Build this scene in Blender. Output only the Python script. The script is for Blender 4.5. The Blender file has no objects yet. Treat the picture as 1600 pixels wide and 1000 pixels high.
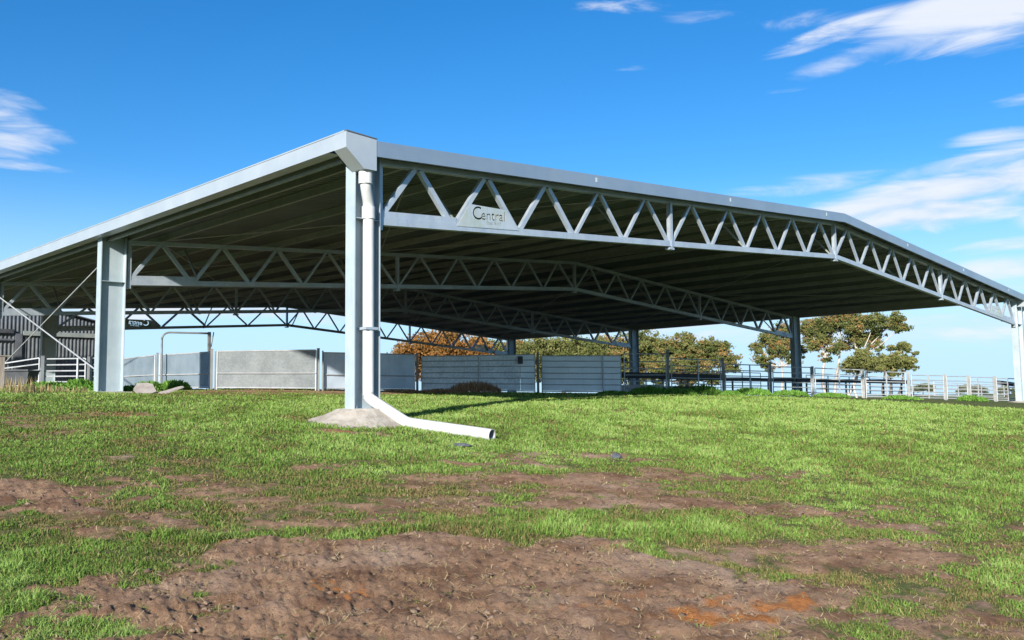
import bpy, math, random
import numpy as np
from mathutils import Vector, Matrix, Euler
random.seed(7); RNG = np.random.default_rng(7)
SC = bpy.context.scene
COL = SC.collection
# ------------------------------------------------------------------ camera
CF, CPI, CRO, CYA = 1408.9, 0.0875343, -0.0115321, 0.784235
CAM = np.array([-10.535, -14.271, 1.6])
fw = np.array([math.sin(CYA)*math.cos(CPI), math.cos(CYA)*math.cos(CPI), math.sin(CPI)])
_r = np.array([math.cos(CYA), -math.sin(CYA), 0.]); _u = np.cross(_r, fw)
cr = _r*math.cos(CRO)+_u*math.sin(CRO); cu = -_r*math.sin(CRO)+_u*math.cos(CRO)
def ray(px, py): return fw+cr*(px-800)/CF-cu*(py-500)/CF
def onY(px, py, Y):
    d = ray(px, py); return CAM+d*((Y-CAM[1])/d[1])
def onD(px, py, D):                       # point D metres away (on the flat) in the direction of a pixel
    d = ray(px, py); return CAM+d*(D/math.hypot(d[0], d[1]))
cd = bpy.data.cameras.new('camera'); cam = bpy.data.objects.new('camera', cd); COL.objects.link(cam)
cam.matrix_world = Matrix(((cr[0], cu[0], -fw[0], CAM[0]), (cr[1], cu[1], -fw[1], CAM[1]), (cr[2], cu[2], -fw[2], CAM[2]), (0, 0, 0, 1)))
cd.sensor_width = 36; cd.lens = CF/1600*36; cd.clip_end = 20000; cd.clip_start = .05
SC.camera = cam
# ------------------------------------------------------------------ light
SUN_AZ = math.atan2(-.88, -.475); SUN_EL = math.radians(21.5)
sd = Vector((math.sin(SUN_AZ)*math.cos(SUN_EL), math.cos(SUN_AZ)*math.cos(SUN_EL), math.sin(SUN_EL)))
sl = bpy.data.lights.new('sun', 'SUN'); sl.energy = 4.2; sl.angle = math.radians(1.2); sl.color = (1, .95, .87)
so = bpy.data.objects.new('sun', sl); COL.objects.link(so); so.rotation_euler = sd.to_track_quat('Z', 'Y').to_euler(); so.location = (-30, -20, 40)
W = bpy.data.worlds.new('World'); SC.world = W; W.use_nodes = True
wt = W.node_tree; wt.nodes.clear()
SC.view_settings.view_transform = 'Standard'; SC.view_settings.look = 'None'; SC.view_settings.exposure = 1.06; SC.view_settings.gamma = 1

class NT:
    """tiny node helper"""
    def __init__(s, t): s.t = t
    def n(s, typ, **kw):
        o = s.t.nodes.new(typ)
        for k, v in kw.items():
            if k.startswith('i_'):
                o.inputs[int(k[2:]) if k[2:].isdigit() else k[2:].replace('_', ' ')].default_value = v
            else: setattr(o, k, v)
        return o
    def l(s, a, b): s.t.links.new(a, b)
    def math(s, op, a, b=None, c=None, clamp=False):
        o = s.t.nodes.new('ShaderNodeMath'); o.operation = op; o.use_clamp = clamp
        for i, x in enumerate((a, b, c)):
            if x is None: continue
            if hasattr(x, 'links'): s.l(x, o.inputs[i])
            else: o.inputs[i].default_value = x
        return o.outputs[0]
    def mix(s, f, a, b, bt='MIX'):
        o = s.t.nodes.new('ShaderNodeMix'); o.data_type = 'RGBA'; o.blend_type = bt
        for i, x in ((0, f), (6, a), (7, b)):
            if hasattr(x, 'links'): s.l(x, o.inputs[i])
            elif i == 0: o.inputs[0].default_value = x
            else: o.inputs[i].default_value = (*x, 1) if len(x) == 3 else x
        return o.outputs[2]
    def noise(s, vec, scale, detail=5, rough=.55, dist=0):
        o = s.t.nodes.new('ShaderNodeTexNoise'); o.inputs['Scale'].default_value = scale; o.inputs['Detail'].default_value = detail
        o.inputs['Roughness'].default_value = rough; o.inputs['Distortion'].default_value = dist
        if vec is not None: s.l(vec, o.inputs['Vector'])
        return o.outputs[0]
    def ramp(s, x, lo, hi, a=0., b=1.):
        o = s.t.nodes.new('ShaderNodeMapRange'); o.interpolation_type = 'SMOOTHSTEP'
        s.l(x, o.inputs[0])
        for i, v in enumerate((lo, hi, a, b)): o.inputs[i+1].default_value = v
        return o.outputs[0]

g = NT(wt)
out = g.n('ShaderNodeOutputWorld'); bg = g.n('ShaderNodeBackground', i_Strength=.1); g.l(bg.outputs[0], out.inputs[0])
sky = g.n('ShaderNodeTexSky'); sky.sky_type = 'NISHITA'; sky.sun_disc = False; sky.sun_elevation = SUN_EL; sky.sun_rotation = SUN_AZ
sky.air_density = 1.0; sky.dust_density = .3; sky.ozone_density = 4.5; sky.altitude = 100
tc = g.n('ShaderNodeTexCoord')
vn = g.n('ShaderNodeVectorMath', operation='NORMALIZE'); g.l(tc.outputs['Generated'], vn.inputs[0]); dirv = vn.outputs[0]
# clouds: soft wisps at fixed directions of the sky
def dot(v):
    o = g.n('ShaderNodeVectorMath', operation='DOT_PRODUCT'); g.l(dirv, o.inputs[0]); o.inputs[1].default_value = tuple(v); return o.outputs['Value']
CLOUDS = [  # px, py, half-width, half-height, tilt(deg), density
    (1440, 45, 200, 34, 12, 1.0), (1500, 25, 150, 40, 5, .95), (1330, 90, 90, 14, 6, .75), (1560, 50, 110, 26, 4, .9), (1000, 5, 120, 14, 0, .42), (1190, 20, 130, 26, -5, .5), (1300, 55, 110, 18, 14, .7),
    (0, 165, 95, 34, -24, .85), (5, 225, 80, 24, -5, .72), (20, 257, 70, 9, 0, .6),
    (1540, 250, 130, 18, 5, .85), (1560, 212, 80, 12, 0, .6), (1480, 300, 230, 34, 8, 1.05), (1440, 335, 190, 28, 6, 1.0), (1230, 295, 150, 16, 4, .45), (1330, 275, 130, 10, 5, .4),
    (1590, 155, 40, 9, 0, .5), (1400, 140, 28, 12, 20, .38), (985, 106, 30, 7, 0, .3), (1590, 380, 90, 12, 4, .6), (1570, 420, 110, 22, 4, .75), (1600, 445, 100, 14, 0, .7),
    (1510, 500, 190, 30, 0, .72), (1300, 525, 260, 34, 0, .7), (1060, 520, 160, 26, 0, .75), (430, 486, 330, 13, 0, 1.0), (600, 496, 200, 12, 0, .8), (180, 490, 120, 22, 0, .9),
    (-260, 240, 200, 60, 8, .9), (1950, 300, 260, 90, 4, 1.0), (700, -260, 340, 50, 10, .8), (2100, 80, 200, 50, 0, .8)]
acc = None
for px, py, a, b, tilt, dens in CLOUDS:
    c = Vector(ray(px, py)).normalized(); rx = Vector((c.y, -c.x, 0)).normalized(); up = rx.cross(c).normalized()
    t = math.radians(tilt); e1 = rx*math.cos(t)+up*math.sin(t); e2 = -rx*math.sin(t)+up*math.cos(t)
    k = CF/math.cos(math.atan(math.hypot(px-800, py-500)/CF))
    u = g.math('MULTIPLY', dot(e1), k/a); v = g.math('MULTIPLY', dot(e2), k/b)
    q = g.math('ADD', g.math('MULTIPLY', u, u), g.math('MULTIPLY', v, v))
    m = g.math('MULTIPLY', g.math('SUBTRACT', 1, g.math('MULTIPLY', q, .5)), dens)
    m = g.math('MULTIPLY', m, g.math('GREATER_THAN', dot(c), 0))
    m = g.math('MAXIMUM', m, 0)
    acc = m if acc is None else g.math('MAXIMUM', acc, m)
mp = g.n('ShaderNodeMapping'); g.l(dirv, mp.inputs[0]); mp.inputs['Scale'].default_value = (2.2, 2.2, 11)
mp.inputs['Rotation'].default_value = (.05, -.06, 0)
n1 = g.noise(mp.outputs[0], 3.2, 9, .58, .7); n2 = g.noise(mp.outputs[0], 1.3, 4, .5, .3)
fx = g.math('ADD', g.math('MULTIPLY', n1, 2.1), g.math('MULTIPLY', n2, .8))
dn = g.math('ADD', acc, g.math('SUBTRACT', fx, 1.70))
cov = g.ramp(dn, .04, .85); cov = g.math('MULTIPLY', cov, g.ramp(acc, .0, .35)); cov = g.math('MULTIPLY', cov, .93)
sepd = g.n('ShaderNodeSeparateXYZ'); g.l(dirv, sepd.inputs[0])
hz = g.ramp(sepd.outputs[2], .02, .25, .97, 0.)          # pale air low over the horizon
hs = g.n('ShaderNodeHueSaturation', i_Hue=.502, i_Saturation=1.27, i_Value=.84); g.l(sky.outputs[0], hs.inputs['Color'])
skyc = g.mix(hz, hs.outputs[0], (2.75, 4.2, 5.4))
cloudc = g.mix(g.ramp(n1, .35, .65), (3.4, 3.9, 4.8), (4.3, 4.5, 4.9))
g.l(g.mix(cov, skyc, cloudc), bg.inputs[0])

# ------------------------------------------------------------------ tags and mesh helpers
def tag(o, label=None, cat=None, group=None, kind=None):
    if label: o['label'] = label
    if cat: o['category'] = cat
    if group: o['group'] = group
    if kind: o['kind'] = kind
    return o
def empty(name, loc=(0, 0, 0), **kw):
    o = bpy.data.objects.new(name, None); COL.objects.link(o); o.location = loc; o.empty_display_size = .2
    return tag(o, **kw)
def mesh_np(name, V, F, mat, parent=None, smooth=False, attrs=None, loc=None):
    """V (n,3), F list of faces or (m,k) int array"""
    me = bpy.data.meshes.new(name)
    V = np.asarray(V, np.float32)
    if isinstance(F, np.ndarray):
        m, k = F.shape
        me.vertices.add(len(V)); me.vertices.foreach_set('co', V.ravel())
        me.loops.add(m*k); me.loops.foreach_set('vertex_index', F.astype(np.int32).ravel())
        me.polygons.add(m); me.polygons.foreach_set('loop_start', np.arange(0, m*k, k, dtype=np.int32))
        me.update(calc_edges=True)
    else:
        me.from_pydata([tuple(map(float, v)) for v in V], [], F); me.update()
    if smooth: me.polygons.foreach_set('use_smooth', [True]*len(me.polygons))
    for k_, a in (attrs or {}).items():
        at = me.attributes.new(k_, 'FLOAT', 'POINT'); at.data.foreach_set('value', np.asarray(a, np.float32))
    me.materials.append(mat)
    o = bpy.data.objects.new(name, me); COL.objects.link(o)
    if parent is not None: o.parent = parent
    if loc is not None: o.location = loc
    return o
class MB:
    def __init__(s): s.v = []; s.f = []
    def add(s, V, F):
        b = len(s.v); s.v += [tuple(map(float, v)) for v in V]; s.f += [tuple(b+i for i in f) for f in F]; return s
    def box(s, x0, y0, z0, x1, y1, z1):
        V = [(x, y, z) for z in (z0, z1) for y in (y0, y1) for x in (x0, x1)]
        return s.add(V, [(0, 2, 3, 1), (4, 5, 7, 6), (0, 1, 5, 4), (2, 6, 7, 3), (0, 4, 6, 2), (1, 3, 7, 5)])
    def beam(s, a, b, w, h, up=(0, 0, 1)):
        """bar from a to b, w across, h along up"""
        a = Vector(a); b = Vector(b); d = (b-a).normalized(); up = Vector(up)
        sx = d.cross(up)
        if sx.length < 1e-4: sx = d.cross(Vector((0, 1, 0)))
        sx.normalize(); sy = sx.cross(d).normalized()
        V = [p+sx*i*w/2+sy*j*h/2 for p in (a, b) for j in (-1, 1) for i in (-1, 1)]
        return s.add(V, [(0, 1, 3, 2), (4, 6, 7, 5), (0, 4, 5, 1), (2, 3, 7, 6), (0, 2, 6, 4), (1, 5, 7, 3)])
    def tube(s, pts, r, n=8, cap=True):
        pts = [Vector(p) for p in pts]; rs = r if hasattr(r, '__len__') else [r]*len(pts)
        ref = Vector((.13, .21, 1)).normalized(); V = []; F = []
        for i, p in enumerate(pts):
            d = ((pts[min(i+1, len(pts)-1)]-pts[max(i-1, 0)])).normalized()
            ax = d.cross(ref)
            if ax.length < .05: ax = d.cross(Vector((1, 0, 0)))
            ax.normalize()
            if i and ax.dot(pax) < 0: ax = -ax
            pax = ax; ay = d.cross(ax)
            k = 1.
            if 0 < i < len(pts)-1:
                c = max(.3, d.dot((pts[i+1]-p).normalized())); k = 1/c
                k = 1
            for j in range(n):
                t = 2*math.pi*j/n; V.append(p+(ax*math.cos(t)+ay*math.sin(t))*rs[i]*k)
        for i in range(len(pts)-1):
            for j in range(n): F.append((i*n+j, i*n+(j+1) % n, (i+1)*n+(j+1) % n, (i+1)*n+j))
        if cap: F.append(tuple(range(n))[::-1]); F.append(tuple((len(pts)-1)*n+j for j in range(n)))
        return s.add(V, F)
    def prism(s, poly, y0, y1):
        """polygon in (x,z) pushed from y0 to y1"""
        n = len(poly); V = [(x, y0, z) for x, z in poly]+[(x, y1, z) for x, z in poly]
        return s.add(V, [tuple(range(n)), tuple(range(2*n-1, n-1, -1))]+[(i, i+n, (i+1) % n+n, (i+1) % n) for i in range(n)])
    def build(s, name, mat, parent=None, smooth=False, bevel=0):
        me = bpy.data.meshes.new(name); me.from_pydata(s.v, [], s.f); me.update(); me.materials.append(mat)
        o = bpy.data.objects.new(name, me); COL.objects.link(o)
        if parent is not None: o.parent = parent
        import bmesh
        bm = bmesh.new(); bm.from_mesh(me); bmesh.ops.recalc_face_normals(bm, faces=bm.faces); bm.to_mesh(me); bm.free()
        if smooth:
            me.polygons.foreach_set('use_smooth', [True]*len(me.polygons)); me.set_sharp_from_angle(angle=math.radians(40))
        if bevel:
            m = o.modifiers.new('b', 'BEVEL'); m.width = bevel; m.segments = 2; m.limit_method = 'ANGLE'
        return o
def smoothpath(pts, n=5, rad=.25):
    """polyline with rounded corners"""
    P = [Vector(p) for p in pts]; o = [P[0]]
    for i in range(1, len(P)-1):
        a = (P[i-1]-P[i]); b = (P[i+1]-P[i]); r = min(rad, a.length*.45, b.length*.45)
        p0 = P[i]+a.normalized()*r; p2 = P[i]+b.normalized()*r
        for k in range(n+1):
            t = k/n; o.append(p0*(1-t)**2+P[i]*2*t*(1-t)+p2*t*t)
    o.append(P[-1]); return o

# numpy value noise
_perm = RNG.random((512, 512)).astype(np.float32)
def vnoise(x, y):
    xi = np.floor(x).astype(int); yi = np.floor(y).astype(int); fx_ = x-xi; fy_ = y-yi
    fx_ = fx_*fx_*(3-2*fx_); fy_ = fy_*fy_*(3-2*fy_)
    a = _perm[xi & 511, yi & 511]; b = _perm[(xi+1) & 511, yi & 511]; c = _perm[xi & 511, (yi+1) & 511]; d = _perm[(xi+1) & 511, (yi+1) & 511]
    return (a*(1-fx_)+b*fx_)*(1-fy_)+(c*(1-fx_)+d*fx_)*fy_
def fbm(x, y, s, o=5, g_=.5):
    t = 0; a = 1; n = 0
    for i in range(o):
        t = t+a*vnoise(x*s+i*17.3, y*s+i*9.1); n += a; a *= g_; s *= 2.03
    return t/n

# ------------------------------------------------------------------ materials
def mat(name, rough=.6, metal=0., spec=None):
    m = bpy.data.materials.new(name); m.use_nodes = True; t = m.node_tree; b = t.nodes['Principled BSDF']
    b.inputs['Roughness'].default_value = rough; b.inputs['Metallic'].default_value = metal
    if spec is not None: b.inputs['Specular IOR Level'].default_value = spec
    return m, NT(t), b
def simple(name, c1, c2, scale=4, rough=.6, metal=0., bump=0., bscale=30, spec=None, stretch=None, rvar=0):
    m, n, b = mat(name, rough, metal, spec)
    tc_ = n.n('ShaderNodeTexCoord'); v = tc_.outputs['Object']
    if stretch:
        mp_ = n.n('ShaderNodeMapping'); mp_.inputs['Scale'].default_value = stretch; n.l(v, mp_.inputs[0]); v = mp_.outputs[0]
    f = n.ramp(n.noise(v, scale, 6, .6), .3, .7)
    n.l(n.mix(f, c1, c2), b.inputs['Base Color'])
    if rvar: n.l(n.ramp(n.noise(v, scale*1.7, 4), .3, .7, rough-rvar, rough+rvar), b.inputs['Roughness'])
    if bump:
        bn = n.n('ShaderNodeBump', i_Strength=bump, i_Distance=.02); n.l(n.noise(v, bscale, 5), bn.inputs['Height']); n.l(bn.outputs[0], b.inputs['Normal'])
    return m
def galv(name, c1, c2, rough=.45, metal=.55, vs=14, vmix=.5):
    """galvanised or zinc-coated steel: spangle cells plus broad mottling"""
    m, n, b = mat(name, rough, metal)
    tc_ = n.n('ShaderNodeTexCoord'); v = tc_.outputs['Object']
    vo = n.n('ShaderNodeTexVoronoi'); vo.inputs['Scale'].default_value = vs; n.l(v, vo.inputs['Vector'])
    sp = n.n('ShaderNodeSeparateColor'); n.l(vo.outputs['Color'], sp.inputs[0])
    f = n.math('ADD', n.math('MULTIPLY', sp.outputs[0], vmix), n.math('MULTIPLY', n.ramp(n.noise(v, 1.6, 6, .6), .3, .7), 1-vmix))
    mp_ = n.n('ShaderNodeMapping'); mp_.inputs['Scale'].default_value = (9, 9, .7); n.l(v, mp_.inputs[0])
    st = n.ramp(n.noise(mp_.outputs[0], 1.4, 5, .65), .5, .78, 0, .3)
    bc = n.mix(f, c1, c2); bc = n.mix(st, bc, tuple(q*.62 for q in c1)); n.l(bc, b.inputs['Base Color'])
    n.l(n.ramp(n.noise(v, 5, 4), .3, .7, rough-.1, rough+.12), b.inputs['Roughness'])
    return m
M = {}
M['truss'] = galv('galvanised_truss', (.38, .44, .51), (.50, .56, .61), .48, .45, 9, .3)
M['column'] = galv('galvanised_column', (.33, .40, .43), (.41, .475, .50), .5, .1, 5, .25)
M['purlin'] = galv('galvanised_purlin', (.27, .30, .28), (.36, .39, .36), .5, .3, 9, .3)
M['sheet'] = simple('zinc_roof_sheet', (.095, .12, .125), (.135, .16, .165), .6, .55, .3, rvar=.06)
M['fascia'] = simple('zinc_flashing', (.27, .345, .42), (.31, .385, .455), 1.2, .42, .5, rvar=.05)
M['gutter'] = simple('zinc_gutter', (.44, .49, .52), (.50, .54, .56), 1.2, .4, .4, rvar=.05)
M['pvc'] = simple('white_pvc', (.50, .51, .505), (.57, .57, .56), 3, .38, 0, rvar=.08)
M['pvc_in'] = simple('grey_pipe_inside', (.28, .29, .32), (.36, .37, .39), 3, .6)
M['concrete'] = simple('rough_concrete', (.30, .26, .21), (.43, .39, .33), 5, .9, 0, .9, 18, spec=.2)
M['slab'] = simple('broken_concrete', (.24, .21, .19), (.33, .30, .28), 4, .9, 0, .5, 30, spec=.2)
M['panel'] = galv('galvanised_panel', (.14, .16, .165), (.25, .27, .275), .5, .1, 26, .45)
M['panel_blue'] = galv('smooth_zinc_panel', (.14, .185, .22), (.21, .26, .30), .4, .15, 3, .2)
M['panel_dark'] = galv('weathered_zinc_panel', (.52, .54, .54), (.84, .86, .86), .55, 0, 16, .55)
M['panel_pale'] = galv('clean_zinc_panel_lifted', (.74, .78, .79), (.86, .89, .89), .45, .05, 20, .3)  # paler sheet, colour also raised to make up for the roof shade
M['panel_shade'] = galv('bluish_zinc_panel_lifted', (.44, .52, .60), (.56, .64, .72), .4, .1, 3, .2)  # brighter copy of the smooth zinc, lightened in colour to offset roof shade
M['rail'] = galv('galvanised_rail', (.42, .44, .45), (.56, .57, .57), .5, .4, 20, .3)
M['post'] = galv('galvanised_post', (.15, .16, .16), (.23, .235, .23), .55, .3, 14, .4)
M['dark'] = simple('dark_rubber', (.03, .034, .04), (.06, .063, .07), 3, .7)
M['timber'] = simple('weathered_timber', (.22, .18, .14), (.36, .31, .25), 6, .85, 0, .5, 40, stretch=(1, 1, .15))
M['shedwall'] = simple('grey_shed_cladding', (.14, .155, .165), (.21, .225, .235), 2, .5, .35)
M['shedtrim'] = simple('dark_shed_steel', (.10, .11, .125), (.15, .16, .175), 2, .55, .3)
M['stone'] = simple('dark_stone', (.05, .055, .065), (.11, .115, .13), 9, .9, 0, .8, 30)
M['signplate'] = galv('sign_plate_steel', (.52, .56, .45), (.60, .64, .69), .42, .5, 12, .3)

# ------------------------------------------------------------------ terrain
CTRL = [(-10.5, -14.3, 0.), (-20, -30, -1.1), (10, -35, -1.3), (40, -30, -1.2), (-35, -10, .1), (-60, 10, .6), (70, -40, -1.2), (-5, -60, -2.4), (-7.6, -11.2, .16)]
for px, py, D in [(0, 607, 28), (168, 614, 28.2), (300, 610, 30), (440, 609, 31), (555, 668, 16.6), (430, 660, 17), (300, 655, 18.5), (100, 650, 20), (770, 691, 15.8), (640, 668, 16.8),
                  (620, 616, 31), (800, 615, 33), (970, 617, 34), (1200, 618, 39), (1400, 624, 43), (1590, 629, 51), (1000, 660, 21), (1300, 660, 24), (1580, 665, 27)]:
    CTRL.append(tuple(onD(px, py, D)))
for px, py, D in [(200, 608, 36), (337, 609, 32.5), (500, 609, 33), (650, 611, 36), (840, 615, 38), (970, 616, 39.5), (1130, 618, 42), (1350, 622, 47), (1510, 626, 52), (60, 609, 33)]: CTRL.append(tuple(onD(px, py, D)))
CTRL += [(5, 36, 2.3), (20, 36, 2.0), (40, 36, 1.7), (-8, 45, 2.5), (6, 40, 2.5), (22, 20, 1.95), (50, 12, 1.35), (60, 40, 1.3), (-25, 35, 2.3), (30, 60, 1.6), (0, 60, 2.3)]
CT = np.array(CTRL)
def _k(r2): return .5*r2*np.log(r2+1e-9)
def _solve():
    P = CT[:, :2]; n = len(P); d = ((P[:, None]-P[None])**2).sum(-1); K = _k(d)+np.eye(n)*1.5
    A = np.zeros((n+3, n+3)); A[:n, :n] = K; A[:n, n] = 1; A[:n, n+1:] = P; A[n, :n] = 1; A[n+1:, :n] = P.T
    return np.linalg.solve(A, np.r_[CT[:, 2], 0, 0, 0])
TW = _solve()
def ground(x, y):
    x = np.atleast_1d(np.asarray(x, float)); y = np.atleast_1d(np.asarray(y, float)); z = np.full(x.shape, TW[-3])+TW[-2]*x+TW[-1]*y
    for i, (a, b, _) in enumerate(CT): z += TW[i]*_k((x-a)**2+(y-b)**2)
    d = np.hypot(x-10, y-8); t = np.clip((d-48)/60, 0, 1); t = t*t*(3-2*t)
    far = .25-.00035*np.minimum(d, 3000)
    return z*(1-t)+far*t
def gz(x, y): return float(ground(x, y)[0])
def hit(px, py):
    """where a pixel's ray meets the ground"""
    d = ray(px, py); t = 3.
    for _ in range(4000):
        p = CAM+d*t
        if p[2] < gz(p[0], p[1]): break
        t *= 1.004
        if t > 80: break
    return p
# bare-earth patches: (px, py, half-width px, half-height px, strength)
MUD = [(620, 945, 470, 100, 1.5), (230, 975, 240, 50, 1.4), (420, 900, 200, 40, 1.1), (1180, 985, 150, 34, .9), (900, 985, 330, 70, 1.2), (520, 875, 170, 22, .9), (780, 880, 220, 34, 1.1), (1060, 925, 130, 40, 1.0), (960, 895, 170, 34, 1.1), (700, 900, 300, 40, 1.1), (350, 900, 160, 26, .9), (1140, 985, 130, 34, .8),
       (1000, 1040, 700, 60, 1.2), (400, 1060, 380, 50, 1.1), (880, 758, 170, 20, .9), (760, 728, 230, 8, .7), (840, 790, 170, 13, .8), (1010, 790, 200, 14, .78), (700, 790, 130, 12, .6), (1130, 800, 190, 13, .66),
       (30, 775, 100, 36, 1.0), (140, 800, 110, 18, .65), (50, 745, 60, 10, .6), (220, 830, 170, 18, .5), (470, 735, 120, 10, .45), (330, 775, 160, 12, .45), (520, 820, 170, 14, .45),
       (1500, 880, 170, 28, .66), (1400, 815, 200, 14, .6), (1300, 870, 190, 24, .62), (1520, 960, 140, 22, .55), (1280, 935, 190, 26, .66), (1480, 850, 60, 7, .7), (1595, 845, 30, 6, .7), (1380, 945, 70, 8, .45),
       (930, 641, 60, 4.5, .85), (1060, 659, 28, 3.5, .8), (10, 633, 40, 5, .9), (190, 647, 60, 6, .8), (130, 637, 34, 4, .7), (30, 662, 60, 7, .6), (100, 672, 60, 6, .5), (240, 682, 60, 4, .4), (300, 609, 60, 7, .9),
       (555, 673, 60, 6, .9), (1235, 715, 70, 6, .4), (400, 630, 18, 2.5, .5), (60, 648, 80, 7, .5), (900, 715, 120, 8, .6), (1060, 740, 100, 9, .6), (1250, 745, 90, 7, .35),
       (800, 612, 140, 4.5, .9), (560, 612, 200, 4.5, .7), (380, 611, 110, 3.5, .8)]
LUSH = [(1220, 640, 420, 22, .5), (850, 668, 200, 20, .45), (380, 650, 260, 26, .3), (60, 940, 130, 60, .9), (0, 900, 60, 40, .6), (330, 850, 120, 14, .7), (620, 835, 130, 9, .8), (860, 830, 190, 12, 1.0), (1050, 828, 90, 14, .8),
        (1000, 870, 90, 12, .5), (700, 640, 240, 12, .4), (520, 700, 160, 14, .35), (1380, 700, 260, 26, .35), (1170, 980, 30, 8, .8), (1080, 800, 60, 7, .4), (760, 750, 110, 7, .45), (250, 940, 60, 16, .4)]
ORANGE = [(1070, 950, 110, 14, 1.), (1140, 935, 60, 10, .9), (950, 958, 60, 7, .6), (385, 853, 60, 8, 1.), (510, 850, 34, 6, .9), (545, 924, 16, 8, .9), (440, 905, 30, 5, .5), (100, 985, 40, 10, .8), (240, 945, 18, 7, .7), (900, 870, 60, 6, .5),
          (610, 850, 20, 4, .7), (190, 648, 30, 4, .7), (20, 633, 24, 3, .8), (650, 880, 20, 4, .5), (1485, 848, 24, 4, .6), (560, 674, 60, 4, .6)]
WORN = [(330, 760, 360, 50, .8), (1350, 880, 340, 80, .85), (150, 680, 260, 20, .5), (620, 820, 260, 30, .7), (1080, 760, 300, 30, .5), (1500, 990, 200, 40, .7), (60, 850, 120, 20, .5)]
def world_blob(b):
    px, py, a, c, s = b; o = hit(px, min(py, 996)); e = hit(px+a*.5, min(py, 996))
    q = hit(px, min(py, 996)+c*.5); s1 = (e-o)[:2]*2; s2 = (o-q)[:2]*2
    if np.hypot(*s1) > a/CF*np.hypot(*(o-CAM)[:2])*1.5: s1 = np.array([cr[0], cr[1]])*a/CF*np.hypot(*(o-CAM)[:2])
    D_ = np.hypot(*(o-CAM)[:2]); k_ = min(1., c/CF*D_*D_/.9/max(np.hypot(*s2), 1e-6)); s2 = s2*k_
    if py > 996: o = o.copy(); o[:2] -= s2*(py-996)/c
    Mx = np.array([s1, s2]).T; return o[:2], np.linalg.inv(Mx+np.eye(2)*1e-6), s
BL = {k: [world_blob(b) for b in L] for k, L in (('mud', MUD), ('lush', LUSH), ('orange', ORANGE), ('worn', WORN))}
def field(kind, x, y):
    t = np.zeros(x.shape); wx = fbm(x+41, y-7, .8, 4, .6)-.5; wy = fbm(x-23, y+61, .8, 4, .6)-.5; w2 = fbm(x+3, y+5, 4.5, 3, .6)-.5
    k = 1. if kind == 'mud' else .6; x = x+(wx*2.6+w2*.9)*k; y = y+(wy*2.6-w2*.9)*k
    for o, Mi, s in BL[kind]:
        u = Mi[0, 0]*(x-o[0])+Mi[0, 1]*(y-o[1]); v = Mi[1, 0]*(x-o[0])+Mi[1, 1]*(y-o[1])
        q = u*u+v*v; t = np.maximum(t, s*np.exp(-np.minimum(q, 30)**1.25*1.05))
    return t
def cover(x, y):
    """0 bare earth .. 1 thick grass"""
    n = fbm(x, y, .9, 5, .6); n2 = fbm(x+50, y-31, 3.1, 4, .6)
    m = field('mud', x, y); l = field('lush', x, y)
    n3 = fbm(x-13, y+3, 8.5, 3, .6)
    c = .96-m*.95+l*.45+(n-.5)*.85+(n2-.5)*.95+(n3-.5)*.8
    wn = field('worn', x, y); c = c-wn*(.16+.5*np.clip(n3-.5, 0, 1))
    under = np.clip((x-3)/4, 0, 1)*np.clip((y-7)/6, 0, 1)
    return np.clip(c-under*.5, 0, 1.2)

# ground sheet: one polar mesh, fine near the camera and running to the horizon
a0 = CYA-.72; a1 = CYA+.72
angs = np.concatenate([np.linspace(a0, a1, 760), np.linspace(a1, a0+2*math.pi, 90)[1:-1]])
rs = [.6]
while rs[-1] < 60: rs.append(rs[-1]*1.0088+.004)
while rs[-1] < 6000: rs.append(rs[-1]*1.12)
rs = np.array(rs); NA = len(angs); NR = len(rs)
A, R = np.meshgrid(angs, rs); X = CAM[0]+np.sin(A)*R; Y = CAM[1]+np.cos(A)*R
Xf = X.ravel(); Yf = Y.ravel(); Z = ground(Xf, Yf)
cv = np.where(np.hypot(Xf-10, Yf-8) > 62, 1., cover(Xf, Yf)); orr = field('orange', Xf, Yf)
near = np.clip(1-(R.ravel()-8)/30, .0, 1)
nz = fbm(Xf, Yf, 2.6, 4, .55)-.5; Uf = Xf*.72-Yf*.70; Wf = Xf*.70+Yf*.72; rg = 1-np.abs(fbm(Uf*.55+9, Wf+4, 7.5, 4, .6)*2-1)*2.2; cl = fbm(Xf-7, Yf+11, 17, 3, .6)-.5
bare = np.clip(1-cv*1.4, 0, 1)
Z = Z+near*(nz*.05*(1-.5*bare)+bare*np.clip(1-R.ravel()/22, 0, 1)*(1-np.abs(fbm(Uf*.5+19, Wf-14, 26, 3, .6)*2-1)*2.5)*.022+bare*(np.clip(rg, -.5, 1)*.03+cl*.014)+(fbm(Xf+3, Yf-8, 6, 3)-.5)*.03)
V = np.stack([Xf, Yf, Z], 1)
i0 = (np.arange(NR-1)[:, None]*NA+np.arange(NA)[None]); j1 = np.roll(np.arange(NA), -1)
i1 = (np.arange(NR-1)[:, None]*NA+j1[None]); F = np.stack([i0, i1, i1+NA, i0+NA], -1).reshape(-1, 4)[:, ::-1]
V = np.vstack([V, [[CAM[0], CAM[1], float(ground(CAM[0], CAM[1])[0])]]]); cc = len(V)-1
cv = np.r_[cv, .3]; orr = np.r_[orr, 0]
mg, n, b = mat('paddock_earth', .95, 0, .15)
ac = n.n('ShaderNodeAttribute', attribute_name='cover'); ao = n.n('ShaderNodeAttribute', attribute_name='orange')
geo = n.n('ShaderNodeNewGeometry'); pos = geo.outputs['Position']
e1 = n.mix(n.ramp(n.noise(pos, 2.2, 7, .65), .32, .68), (.18, .093, .050), (.40, .245, .145))
e1 = n.mix(n.ramp(n.noise(pos, .8, 5, .6), .47, .72), e1, (.44, .30, .205))
e1 = n.mix(n.ramp(n.noise(pos, 26, 5, .7), .58, .72, 0, .6), e1, (.42, .33, .24))
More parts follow.
